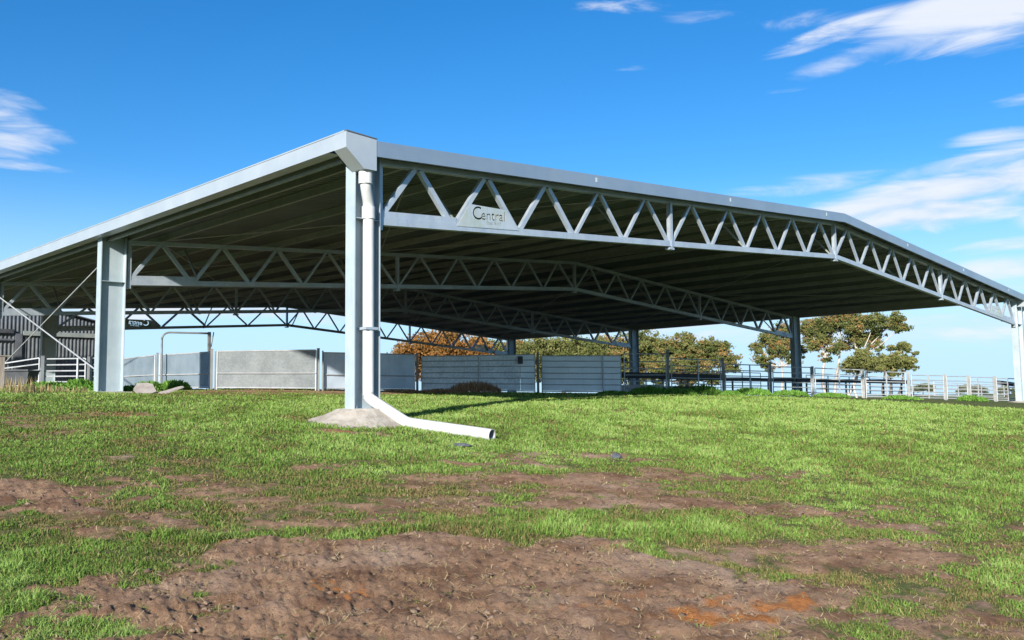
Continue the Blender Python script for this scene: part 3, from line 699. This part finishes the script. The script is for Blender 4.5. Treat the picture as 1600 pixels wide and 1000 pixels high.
# left open panels
R5 = (.24, .42, .6, .8)
pn((-60, 578, 607, 33), (62, 559, 607, 32), 'angled white-grey rail panel at the left edge in front of the shed', rails=R5, z0=.1)
pn((68, 561, 608, 32), (134, 560, 608, 31), 'low rail panel in front of the shed column', rails=R5, bars=(.82,), z0=.1)
pn((139, 560, 609, 31), (170, 560, 609, 31), 'short rail panel ending against the second column on the left', rails=R5, z0=.1)
for px, yt, yb, D, w, lb in [(65, 557, 608, 31.9, .12, 'thick pale post where the left rail panels meet'), (137, 558, 613, 30.9, .09, 'slim pale post just left of the second column'),
        (245, 552, 606, 34.1, .09, 'post between the two blue-grey sheeted panels'), (330, 546, 609, 31.45, .10, 'left one of the post pair below the hoop'), (336, 550, 609, 31.2, .06, 'thin right-hand post of the pair below the hoop'),
        (497, 545, 609, 31.4, .11, 'thick post at the right end of the longest sheeted gate'), (504, 549, 609, 31.5, .06, 'thin post hard against the thick gate post'),
        (652, 552, 611, 33.9, .11, 'post between the bluish panel and the dark weathered panel'), (841, 551, 615, 36.6, .12, 'post between the dark weathered and the pale clean sheeted panels'),
        (1045, 547, 617, 39, .13, 'tallest grey post of the yards'), (1131, 560, 619, 41, .14, 'square post with rails on both sides, second right of the tallest post'), (1205, 566, 618, 42.5, .13, 'square post left of the bay column'),
        (1271, 573, 621, 44.4, .14, 'square post right of the bay column'), (1350, 577, 622, 46.4, .15, 'square post before the gum trunks'), (1421, 581, 624, 48, .16, 'square post right of the gum tree crown'),
        (1478, 585, 625, 50, .13, 'square post between the two far trees'), (1515, 587, 626, 51.4, .14, 'square post in front of the wide far tree'), (1556, 588, 627, 53, .16, 'darker square post carrying the rightmost dark board')]:
    post(px, yt, yb, D, lb, w)
# sign-less inspection box on the dark panel
a = fp(812, 556, 35.7); m = MB(); m.box(-.10, -.03, -.14, .10, .03, .14); m.box(-.115, -.035, .141, .115, .035, .16)
o = m.build('latch_box', M['dark'], bevel=.005); o.location = fp(813, 563, 35.7); o.rotation_euler.z = -CYA; tag(o, 'small dark latch box hung high on the dark weathered panel', 'latch')
# hoop over the gate
D = 33.5
hp = [fp(252, 606, D), fp(253, 519, D), fp(326, 521, D)]
m = MB(); m.tube(smoothpath([tuple(p) for p in hp], 6, .30), .035, 8)
hoop = m.build('gate_hoop', M['post'], smooth=True); tag(hoop, 'tall bent pipe hoop standing above the blue-grey sheeted panels', 'hoop')
m = MB(); q = fp(327, 521, D); b_ = fp(327, 606, D); m.beam(q+Vector((0, 0, .05)), b_, .09, .09, (1, 0, 0)); o = m.build('hoop_post', M['post'], hoop)
m = MB(); m.tube([fp(334, 519, D), fp(330, 542, D)], .02, 6); m.tube([fp(330, 541, D), fp(327, 541, D)], .02, 6); m.build('latch_arm', M['post'], hoop)
# dark boards and troughs inside the yards
def board(p, q, h, label, th=.06, legs=4, name='dark_board'):
    A_ = fp(*p); B_ = fp(*q); e = empty(name, A_, label=label, cat='board'); u = B_-A_
    m = MB(); m.beam((0, 0, 0), u, th, h); m.build('board', M['dark'], e)
    for i in range(legs):
        s = (i+.5)/legs; t = u*s; zg_ = gz(A_.x+t.x, A_.y+t.y)-A_.z
        m = MB(); m.box(t.x-.04, t.y-.04, zg_-.1, t.x+.04, t.y+.04, t.z-.05); m.build('leg', M['post'], e)
    return e
board((975, 586, 47), (1130, 590, 51), .30, 'deep dark board behind the first open rail panels', th=.5)
board((1130, 593, 51), (1240, 594, 55), .2, 'dark board ending at the bay column')
board((1244, 594, 55), (1422, 597, 62), .22, 'long dark board in front of the gum trunks', legs=6)
board((1556, 597, 55), (1594, 602, 55.5), .22, 'short sloping dark board at the right edge', legs=1)
def trough(p, l_, w_, h_, label, mt):
    o_ = fp(*p); E_ = empty('trough', (o_.x, o_.y, gz(o_.x, o_.y)), label=label, cat='trough'); a_ = -CYA; E_.rotation_euler.z = a_
    m = MB(); t = .03
    lo, hi = .8, 1.
    def ringz(sx, z): return [(-l_/2*sx, -w_/2*sx, z), (l_/2*sx, -w_/2*sx, z), (l_/2*sx, w_/2*sx, z), (-l_/2*sx, w_/2*sx, z)]
    V = ringz(.86, .12)+ringz(1., h_)+ringz(.96, h_)+ringz(.82, .16)
    F = [(0, 1, 2, 3)]+[(i, (i+1) % 4, 4+(i+1) % 4, 4+i) for i in range(4)]+[(4+i, 4+(i+1) % 4, 8+(i+1) % 4, 8+i) for i in range(4)]+[(8+i, 8+(i+1) % 4, 12+(i+1) % 4, 12+i) for i in range(4)]+[(12, 13, 14, 15)]
    m.add(V, F).build('tub', M[mt], E_)
    m = MB(); m.beam((-l_/2, -w_/2-.02, h_), (l_/2, -w_/2-.02, h_), .04, .05); m.beam((-l_/2, w_/2+.02, h_), (l_/2, w_/2+.02, h_), .04, .05); m.build('rim', M[mt], E_)
    for sx in (-.38, .38):
        m = MB(); m.box(sx*l_-.03, -w_*.4, 0, sx*l_+.03, w_*.4, .12); m.build('leg', M['post'], E_)
trough((22, 598, 30), 1.15, .6, .52, 'dark tub standing in dry grass at the left edge', 'dark')
trough((1000, 600, 45), 2.2, .5, .45, 'pale feed trough low behind the open rails', 'rail')
trough((1070, 603, 48), 2.4, .5, .42, 'dark feed trough behind the rails right of the tallest post', 'dark')
m = MB(); p0 = fp(1, 607, 27.5); t0 = fp(1, 557, 27.5); m.box(-.06, -.06, -.3, .06, .06, t0.z-p0.z); m.box(-.14, -.08, t0.z-p0.z, .20, .08, t0.z-p0.z+.03)
o = m.build('timber_post', M['timber']); o.location = p0; tag(o, 'brown timber post at the very left edge with a small cap board', 'post')

# ------------------------------------------------------------------ shed behind
YS = 40.; sh = empty('farm_shed', (0, YS, 2.4), label='dark corrugated farm shed with gable roof behind the canopy on the left', cat='shed')
def corr(x0, x1, zt, pitch, dep, yb, label=None):
    """ribbed wall between x0..x1 with top height function"""
    V = []; F = []; x = x0; prof = []
    while x < x1: prof += [(x, 0), (x+pitch*.55, 0), (x+pitch*.65, dep), (x+pitch*.9, dep)]; x += pitch
    prof.append((x1, 0))
    for (x, d) in prof: V += [(x, yb-YS-d, -.4), (x, yb-YS-d, zt(x)-2.4)]
    for i in range(len(prof)-1): F.append((2*i, 2*i+2, 2*i+3, 2*i+1))
    return V, F
XE, ZE, XAp = 10.35, 6.12, -1.5
gab = lambda x: ZE+.228*(XE-abs(x-XAp)-XAp)
V, F = corr(-13.4, 10.3, lambda x: gab(x)-.02, .2, .05, YS); mesh_np('wall', V, F, M['shedwall'], sh)
V = [(10.3, 0, -.4), (10.3, 16, -.4), (10.3, 16, ZE-2.4), (10.3, 0, ZE-2.4)]; mesh_np('wall', V, [(0, 1, 2, 3)], M['shedwall'], sh)
V = [(-13.3, 0, -.4), (-13.3, 16, -.4), (-13.3, 16, ZE-2.4), (-13.3, 0, ZE-2.4)]; mesh_np('wall', V, [(3, 2, 1, 0)], M['shedwall'], sh)
V = [(-13.3, 16, -.4), (10.3, 16, -.4), (10.3, 16, ZE-2.4), (XAp, 16, gab(XAp)-2.45), (-13.3, 16, ZE-2.4)]; mesh_np('wall', V, [(4, 3, 2, 1, 0)], M['shedwall'], sh)
m = MB()
for xa, xb in ((XE+.2, XAp), (XAp, 2*XAp-XE-.2)):
    V = [(x, y, gab(x)-2.4+dz) for x in (xa, xb) for y in (-.35, 16.4) for dz in (0, .05)]
    m.add(V, [(0, 1, 3, 2), (4, 6, 7, 5), (0, 4, 5, 1), (2, 3, 7, 6), (0, 2, 6, 4), (1, 5, 7, 3)])
m.build('roof', M['shedtrim'], sh)
m = MB(); m.box(-13.4, -.22, 5.5-2.4, 4.9, -.10, 5.72-2.4); m.build('door_rail', M['dark'], sh)
m = MB(); m.box(-13.4, -.20, 5.1-2.4, 4.9, -.12, 5.2-2.4); m.build('girt', M['shedtrim'], sh)
m = MB(); m.box(5.0, -.16, -.3, 5.35, -.075, 5.5-2.4); m.build('door_jamb', M['shedtrim'], sh)
m = MB(); m.box(5.4, -.17, 5.42-2.4, 10.3, -.08, 5.66-2.4); m.build('beam', M['purlin'], sh)

# ------------------------------------------------------------------ trees
def leaf_mat(name, cols):
    return blade_mat(name, cols, .25)
M['leaf_orange'] = leaf_mat('rusty_foliage', [(0, (.07, .055, .025)), (.25, (.15, .10, .035)), (.55, (.30, .145, .045)), (.8, (.38, .20, .06)), (1, (.46, .32, .13))])
M['leaf_olive'] = leaf_mat('olive_foliage', [(0, (.05, .06, .025)), (.3, (.11, .125, .04)), (.6, (.20, .21, .07)), (.85, (.32, .31, .12)), (1, (.45, .42, .2))])
M['leaf_mix'] = leaf_mat('mixed_foliage', [(0, (.045, .06, .025)), (.3, (.10, .125, .04)), (.6, (.185, .20, .07)), (.8, (.33, .17, .065)), (1, (.42, .36, .17))])
M['leaf_far'] = leaf_mat('far_foliage', [(0, (.08, .10, .07)), (.5, (.14, .16, .09)), (1, (.22, .23, .13))])
M['bark'] = simple('pale_gum_bark', (.30, .26, .22), (.58, .53, .47), 2.5, .8, stretch=(1, 1, .3))
M['bark_dark'] = simple('dark_bark', (.07, .055, .045), (.14, .115, .09), 3, .9)
def tree(label, base_px, D, blobs, leaf, bark, n=7000, size=.22, trunk_r=.22, name='gum_tree', stems=1, thick=1.0, seed=1, gappy=.5):
    rng = np.random.default_rng(seed)
    bpt = onD(base_px, 600, D); base = Vector((bpt[0], bpt[1], gz(bpt[0], bpt[1])-.1))
    E_ = empty(name, base, label=label, cat='tree', group='gum trees beyond the yards' if name == 'gum_tree' else 'small trees on the far horizon')
    k = D/CF; C_ = []; 
    fd = Vector((fw[0], fw[1], 0)).normalized(); rd = Vector((cr[0], cr[1], 0)).normalized()
    for (px, py, r) in blobs:
        c = Vector(onD(px, py, D)); R_ = r*k*1.02; c += fd*float(rng.uniform(-1, 1))*R_*.8; C_.append((c-base, R_))
    # trunk with limbs reaching each foliage clump
    m = MB()
    cen = sum((c for c, _ in C_), Vector())/len(C_); low = min(c.z-r for c, r in C_)
    forks = []
    for s_ in range(stems):
        off = rd*(s_-(stems-1)/2)*trunk_r*4+fd*float(rng.uniform(-.3, .3))
        top = Vector((cen.x*.45, cen.y*.45, max(low+.8, cen.z*.6)))+off*2.2
        path = [off+Vector((0, 0, 0)), off*1.3+top*.35+Vector((float(rng.uniform(-.25, .25)), 0, 0)), off*.6+top*.72, top]
        m.tube(smoothpath(path, 4, .8), np.linspace(trunk_r, trunk_r*.5, len(smoothpath(path, 4, .8))).tolist(), 9); forks.append(top)
    m.build('trunk', M[bark], E_, smooth=True)
    m = MB()
    for i, (c, r) in enumerate(C_):
        f0 = min(forks, key=lambda q: (q-c).length); f1 = f0*.9; mid = (f1+c)*.5+Vector((float(rng.uniform(-.4, .4)), float(rng.uniform(-.4, .4)), -abs((c-f0).length)*.08))
        sp = smoothpath([f1, mid, c+Vector((0, 0, r*.3))], 3, 1.); m.tube(sp, np.linspace(trunk_r*.42, .03, len(sp)).tolist(), 6)
        for _ in range(5):
            v = Vector(rng.normal(0, 1, 3)); v.normalize(); m.tube([c*.9+f1*.1, c+v*r*.5, c+v*r*.85], [.04, .025, .012], 4)
    m.build('limbs', M[bark], E_, smooth=True)
    # crown: leaf clusters, each a spray of small faces
    vol = np.array([r**2.2 for _, r in C_]); cnt = (vol/vol.sum()*n*3.2).astype(int)+20; P = []; T = []
    for (c, r), q in zip(C_, cnt):
        ncl = max(8, int(q/55)); d = rng.normal(0, 1, (ncl, 3)); d /= np.linalg.norm(d, axis=1)[:, None]
        rad = rng.random(ncl)**.5*1.08; d[:, 2] *= .8
        cc_ = np.array(c)+d*(rad*r)[:, None]*np.array([1, 1, .9])
        ct = rng.normal(.5, .15, ncl)+d[:, 2]*rad*.12; cr_ = r*rng.uniform(.10, .40, ncl)
        w = rng.integers(0, ncl, q)
        pp = cc_[w]+rng.normal(0, 1, (q, 3))*(cr_[w]*.6)[:, None]*np.array([1.1, 1.1, .62]); P.append(pp); T.append(ct[w]+rng.normal(0, .07, q))
    P = np.vstack(P); T = np.clip(np.concatenate(T), 0, 1); q = len(P)
    a = rng.normal(0, 1, (q, 3)); a /= np.linalg.norm(a, axis=1)[:, None]; b = rng.normal(0, 1, (q, 3)); b = np.cross(a, b); b /= np.linalg.norm(b, axis=1)[:, None]
    sz = size*.68*rng.uniform(.5, 1.2, q)[:, None]
    V = np.stack([P-a*sz, P+b*sz*.45, P+a*sz, P-b*sz*.45], 1).reshape(-1, 3); kk = np.arange(q)*4
    mesh_np('crown', V, np.stack([kk, kk+1, kk+2, kk+3], 1), M[leaf], E_, attrs={'tone': np.repeat(T, 4)})
    return E_
tree('rusty orange domed gum tree left of the far truss end', 690, 92, [(645, 548, 26), (672, 536, 26), (700, 534, 28), (655, 568, 34), (700, 562, 34), (735, 548, 30), (628, 566, 16), (740, 572, 34)], 'leaf_orange', 'bark_dark', 11000, .24, .3, seed=1)
tree('olive and rust gum tree behind the far end column', 800, 96, [(760, 548, 26), (790, 560, 30), (815, 548, 26), (770, 578, 26), (830, 570, 30)], 'leaf_mix', 'bark_dark', 8000, .24, .3, seed=2)
tree('thick olive gum tree above the dark and pale sheeted panels', 880, 98, [(850, 545, 26), (880, 552, 30), (905, 545, 28), (865, 578, 28), (905, 578, 30), (925, 560, 24)], 'leaf_olive', 'bark_dark', 9000, .25, .3, seed=3)
tree('rusty patched gum tree behind the third column', 955, 95, [(945, 545, 26), (965, 560, 26), (985, 540, 26), (1010, 535, 24), (1005, 560, 28), (950, 580, 24), (990, 585, 24), (1028, 545, 18)], 'leaf_mix', 'bark_dark', 9000, .24, .3, seed=4)
tree('olive gum tree with rust-coloured top right of the third column', 1075, 88, [(1072, 528, 15), (1050, 545, 22), (1080, 548, 24), (1105, 545, 20), (1122, 545, 16), (1060, 572, 24), (1095, 572, 26), (1130, 560, 18), (1140, 574, 12), (1118, 590, 14), (1150, 578, 7), (1030, 575, 20), (1030, 592, 14), (1075, 592, 18)], 'leaf_mix', 'bark_dark', 11000, .2, .25, seed=5)
tree('narrow gum tree half hidden by the bay column', 1222, 84, [(1182, 545, 12), (1190, 562, 12), (1200, 530, 14), (1215, 545, 18), (1232, 530, 16), (1225, 515, 14), (1200, 572, 10), (1240, 560, 12), (1250, 545, 10)], 'leaf_mix', 'bark', 5500, .17, .14, seed=6)
tree('tall pale-trunked gum tree with open crown at right', 1305, 80, [(1265, 512, 18), (1285, 525, 20), (1295, 505, 20), (1315, 500, 18), (1330, 515, 18), (1345, 498, 16), (1362, 505, 18), (1340, 530, 16), (1372, 525, 14), (1398, 505, 15), (1408, 512, 10), (1400, 495, 10), (1270, 535, 15), (1300, 545, 12), (1368, 540, 11), (1290, 558, 9), (1318, 540, 12)],
     'leaf_mix', 'bark', 12000, .17, .15, stems=3, seed=7)
tree('low dark-crowned gum tree in front of the tall pale-trunked one', 1345, 78, [(1345, 562, 17), (1335, 572, 14), (1360, 570, 14), (1350, 550, 9)], 'leaf_olive', 'bark', 3800, .15, .10, stems=2, seed=8)
tree('gum tree with flat lower crown and dark twiggy stems', 1390, 80, [(1385, 563, 13), (1400, 568, 15), (1418, 566, 12), (1405, 557, 10), (1420, 545, 8), (1430, 552, 6), (1412, 540, 9), (1395, 542, 7), (1378, 575, 9), (1425, 575, 7), (1395, 585, 8)], 'leaf_olive', 'bark_dark', 5200, .15, .11, stems=3, seed=9)
tree('small flat-topped far tree beyond the right-hand rails', 1442, 190, [(1436, 606, 7), (1446, 605, 7), (1456, 608, 6), (1430, 609, 5)], 'leaf_far', 'bark_dark', 1500, .3, .15, name='far_tree', seed=10)
tree('wide far tree beyond the right-hand rails', 1515, 200, [(1500, 609, 7), (1512, 607, 8), (1524, 608, 8), (1534, 611, 6)], 'leaf_far', 'bark_dark', 1700, .3, .15, name='far_tree', seed=11)
tree('small hazy far tree near the right edge', 1570, 300, [(1562, 610, 5), (1572, 608, 6), (1582, 611, 5)], 'leaf_far', 'bark_dark', 1000, .4, .15, name='far_tree', seed=12)

# ------------------------------------------------------------------ weeds, stones and litter
M['weed_brown'] = blade_mat('dead_weed', [(0, (.26, .13, .07)), (.5, (.42, .24, .13)), (1, (.6, .42, .25))], .2)
M['weed_green'] = blade_mat('green_weed', [(0, (.08, .15, .03)), (.5, (.15, .32, .05)), (1, (.30, .50, .12))], .35)
M['straw'] = blade_mat('dry_stalks', [(0, (.20, .14, .07)), (.5, (.36, .28, .14)), (1, (.52, .44, .25))], .2)
def weed(px, py, D, w, h, mt, label, n=900, name='weed', group='weeds along the crest', upright=.6, bw=.012, seed=0, cat='weed', dome=True):
    rng = np.random.default_rng(100+seed+int(px)); p = onD(px, py, D); base = Vector((p[0], p[1], gz(p[0], p[1])))
    r = np.sqrt(rng.random(n)); a = rng.uniform(0, 2*math.pi, n); rad = w/2*np.array([1, .55])
    rd = np.array([cr[0], cr[1]]); rd /= np.linalg.norm(rd); fd = np.array([-rd[1], rd[0]])
    q = (r*np.cos(a)*rad[0])[:, None]*rd+(r*np.sin(a)*rad[1])[:, None]*fd
    z = ground(base.x+q[:, 0], base.y+q[:, 1])-base.z
    hh = h*(np.sqrt(np.clip(1.05-r*r, .05, 1)) if dome else 1)*rng.uniform(.5, 1.15, n)
    az = rng.uniform(0, 2*math.pi, n); ln = rng.uniform(0, 1, n)*(1-upright)*1.6
    st = rng.uniform(0, .65, n)*hh if dome else np.zeros(n)
    b0 = np.stack([q[:, 0], q[:, 1], z+st], 1); ll = (hh-st)
    tip = b0+np.stack([np.cos(az)*ln*ll, np.sin(az)*ln*ll, ll], 1); mid = b0*.45+tip*.55; mid[:, 2] += .05*ll
    sd_ = np.stack([-np.sin(az), np.cos(az), rng.uniform(-.4, .4, n)], 1)*(bw*rng.uniform(.6, 1.4, n))[:, None]
    V = np.stack([b0-sd_*.4, b0+sd_*.4, mid+sd_, mid-sd_, tip], 1).reshape(-1, 3); k = np.arange(n)*5
    T = np.concatenate([np.stack([k, k+1, k+2], 1), np.stack([k, k+2, k+3], 1), np.stack([k+3, k+2, k+4], 1)])
    o = mesh_np(name, V, T, M[mt], attrs={'tone': np.repeat(np.clip(rng.normal(.5, .22, n), 0, 1), 5)}, loc=base)
    return tag(o, label, cat, group)
weed(742, 614, 33.2, 2.0, .45, 'weed_brown', 'tall rusty brown dead weed heap against the dark weathered panel', 1500, bw=.013, upright=.75, group='dead brown weeds')
weed(690, 615, 33, 1.8, .16, 'weed_brown', 'low brown dead weed left of the taller heap', 1100, bw=.016, group='dead brown weeds')
weed(630, 613, 33, 1.6, .12, 'weed_brown', 'flat brown dead growth just right of the corner column', 800, bw=.016, group='dead brown weeds')
for i, (px, py, D, w, h, lb) in enumerate([(1015, 618, 35, 1.6, .26, 'dark green weed clump below the first open rails'), (1060, 618, 36, 1.5, .22, 'dark green weed clump at the foot of the tallest post'), (1098, 617, 37, 1.5, .30, 'bright green weed mound left of the square post'),
        (1140, 622, 36, 1.0, .16, 'weed clump with pale leaves, lowest on the slope'), (1175, 618, 38, 1.7, .24, 'bright green weed clump below the gap between trees'), (1235, 620, 40, 1.6, .2, 'green weed clump below the bay column'), (1300, 624, 41, 1.6, .15, 'low green weed below the pale trunks'),
        (1520, 626, 48, 1.5, .22, 'green weed tuft by the rightmost posts'), (1410, 625, 43, 1.8, .14, 'low green weed below the gum crown'), (232, 604, 31, .9, .22, 'weed clump behind the tilted concrete slab'), (272, 606, 31, 1.1, .24, 'weed clump right of the tilted concrete slab'),
        (85, 607, 29, 2.0, .18, 'leafy green weeds below the left rail panel'), (125, 606, 29, 1.0, .26, 'leafy green weeds left of the second column'), (205, 610, 29, .8, .14, 'small weed at the right foot of the second column'), (960, 618, 34, 1.4, .12, 'low green weed below the end of the sheeted run')]):
    weed(px, py, D, w, h*1.35, 'weed_green', lb, 900, bw=.03, upright=.4, seed=i)
for i, (px, py, D, w, h, lb) in enumerate([(25, 612, 26, 1.0, .42, 'dry straw-coloured grass tuft in front of the dark tub'), (55, 612, 26.5, 1.0, .24, 'shorter dry grass tuft right of the dark tub'), (105, 611, 27, 1.2, .2, 'dry grass tuft below the low rail panel')]):
    weed(px, py, D, w, h, 'straw', lb, 130, name='dry_grass_tuft', group='dry grass tufts at the left', upright=.75, bw=.008, seed=i, cat='grass tuft', dome=False)
def rock(p, dims, mt, label, name='stone', cat='stone', tilt=(0, 0, 0), seed=0, flat=False):
    rng = np.random.default_rng(seed); bm = bmesh.new()
    if flat:
        n_ = 7; an = np.sort(rng.uniform(0, 2*math.pi, n_)); an = np.linspace(0, 2*math.pi, n_, endpoint=False)+rng.uniform(-.25, .25, n_)
        pts_ = [(math.cos(a)*rng.uniform(.75, 1), math.sin(a)*rng.uniform(.75, 1)) for a in an]
        lo = [bm.verts.new((x, y, -.5)) for x, y in pts_]; hi = [bm.verts.new((x*.97, y*.97, .5+rng.uniform(-.06, .06))) for x, y in pts_]
        bm.faces.new(hi); bm.faces.new(lo[::-1])
        for i in range(n_): bm.faces.new((lo[i], lo[(i+1) % n_], hi[(i+1) % n_], hi[i]))
    else:
        bmesh.ops.create_icosphere(bm, subdivisions=3, radius=1)
        for v in bm.verts:
            c = v.co; k = 1+.45*(float(vnoise(np.array([c.x*1.7+seed*3+9]), np.array([c.y*1.7+c.z*2+9]))[0])-.5)+.25*(float(vnoise(np.array([c.x*4+seed+30]), np.array([c.z*4+c.y*3+30]))[0])-.5); v.co = c*k
    for v in bm.verts: v.co = Vector((v.co.x*dims[0], v.co.y*dims[1], v.co.z*dims[2]))
    me = bpy.data.meshes.new(name); bm.to_mesh(me); bm.free(); me.materials.append(M[mt]); o = bpy.data.objects.new(name, me); COL.objects.link(o)
    o.location = p; o.rotation_euler = tilt; return tag(o, label, cat)
p = onD(226, 606, 27.8); rock((p[0], p[1], gz(p[0], p[1])+.13), (.38, .28, .09), 'slab', 'tilted broken pale concrete slab lying right of the second column', 'concrete_slab', 'slab', (.75, .2, -.6), 3, True)
p = onD(262, 608, 27.6); rock((p[0], p[1], gz(p[0], p[1])+.07), (.5, .10, .05), 'slab', 'narrow tilted concrete offcut beside the broken slab', 'concrete_slab', 'slab', (.5, -.3, -.7), 5, True)
p = hit(963, 717); rock((p[0], p[1], p[2]+.03), (.10, .08, .07), 'stone', 'dark upright clod on the edge of the muddy strip', 'stone', 'stone', (0, .3, .2), 1)
p = hit(716, 699); rock((p[0], p[1], p[2]+.02), (.20, .10, .05), 'stone', 'dark flat stone in the grass below the pipe outlet', 'stone', 'stone', (0, 0, -.6), 2)
# broken crusts and straw over the mud
def litter(name, N, label, kind):
    a = RNG.uniform(a0+.1, a1-.1, N*6); r = np.exp(RNG.uniform(math.log(5.3), math.log(20), N*6)); x = CAM[0]+np.sin(a)*r; y = CAM[1]+np.cos(a)*r
    c = cover(x, y); kp = (c < .45) if kind == 'clod' else (RNG.random(len(x)) < np.clip(1.1-c, .1, 1)); x, y, r = x[kp][:N], y[kp][:N], r[kp][:N]; n_ = len(x); z = ground(x, y)
    if kind == 'straw':
        az = RNG.uniform(0, math.pi, n_); ln = RNG.uniform(.02, .09, n_); w = np.maximum(.0014, .00024*r); dx = np.cos(az)*ln; dy = np.sin(az)*ln; h0 = RNG.uniform(.012, .04, n_); h1 = RNG.uniform(.012, .05, n_)
        P = np.stack([x, y, z], 1); s_ = np.stack([-np.sin(az)*w, np.cos(az)*w, 0*w], 1)
        A_ = P+np.stack([-dx/2, -dy/2, h0], 1); B_ = P+np.stack([dx/2, dy/2, h1], 1)
        V = np.stack([A_-s_, A_+s_, B_+s_, B_-s_], 1).reshape(-1, 3); k = np.arange(n_)*4
        o = mesh_np(name, V, np.stack([k, k+1, k+2, k+3], 1), M['straw'], attrs={'tone': np.repeat(RNG.uniform(0, 1, n_), 4)})
    else:
        base = np.array([[1, 0, 0], [-1, 0, 0], [0, 1, 0], [0, -1, 0], [0, 0, 1], [0, 0, -1]], float)
        tri = np.array([[0, 2, 4], [2, 1, 4], [1, 3, 4], [3, 0, 4], [2, 0, 5], [1, 2, 5], [3, 1, 5], [0, 3, 5]])
        s_ = RNG.gamma(2, .006, n_)+.005; s_ = np.minimum(s_, .035); rot = RNG.uniform(0, math.pi, n_)
        v = base[None]*RNG.uniform(.6, 1.3, (n_, 6, 1))*np.stack([s_*1.7, s_, s_*.6], 1)[:, None]
        X_ = v[..., 0]*np.cos(rot)[:, None]-v[..., 1]*np.sin(rot)[:, None]; Y_ = v[..., 0]*np.sin(rot)[:, None]+v[..., 1]*np.cos(rot)[:, None]
        V = np.stack([X_+x[:, None], Y_+y[:, None], v[..., 2]+(z+.008)[:, None]], -1).reshape(-1, 3)
        T = (tri[None]+(np.arange(n_)*6)[:, None, None]).reshape(-1, 3)
        o = mesh_np(name, V, T, M['clod'])
    return tag(o, label, 'ground litter', kind='stuff')
M['clod'] = simple('earth_clods', (.12, .08, .055), (.27, .19, .135), 6, .95, 0, .8, 60, spec=.1)
litter('straw_litter', 9000, 'scattered dry straw and dead grass stems on the bare earth', 'straw')
litter('earth_clods', 3500, 'small crumbly clods scattered over the bare earth', 'clod')
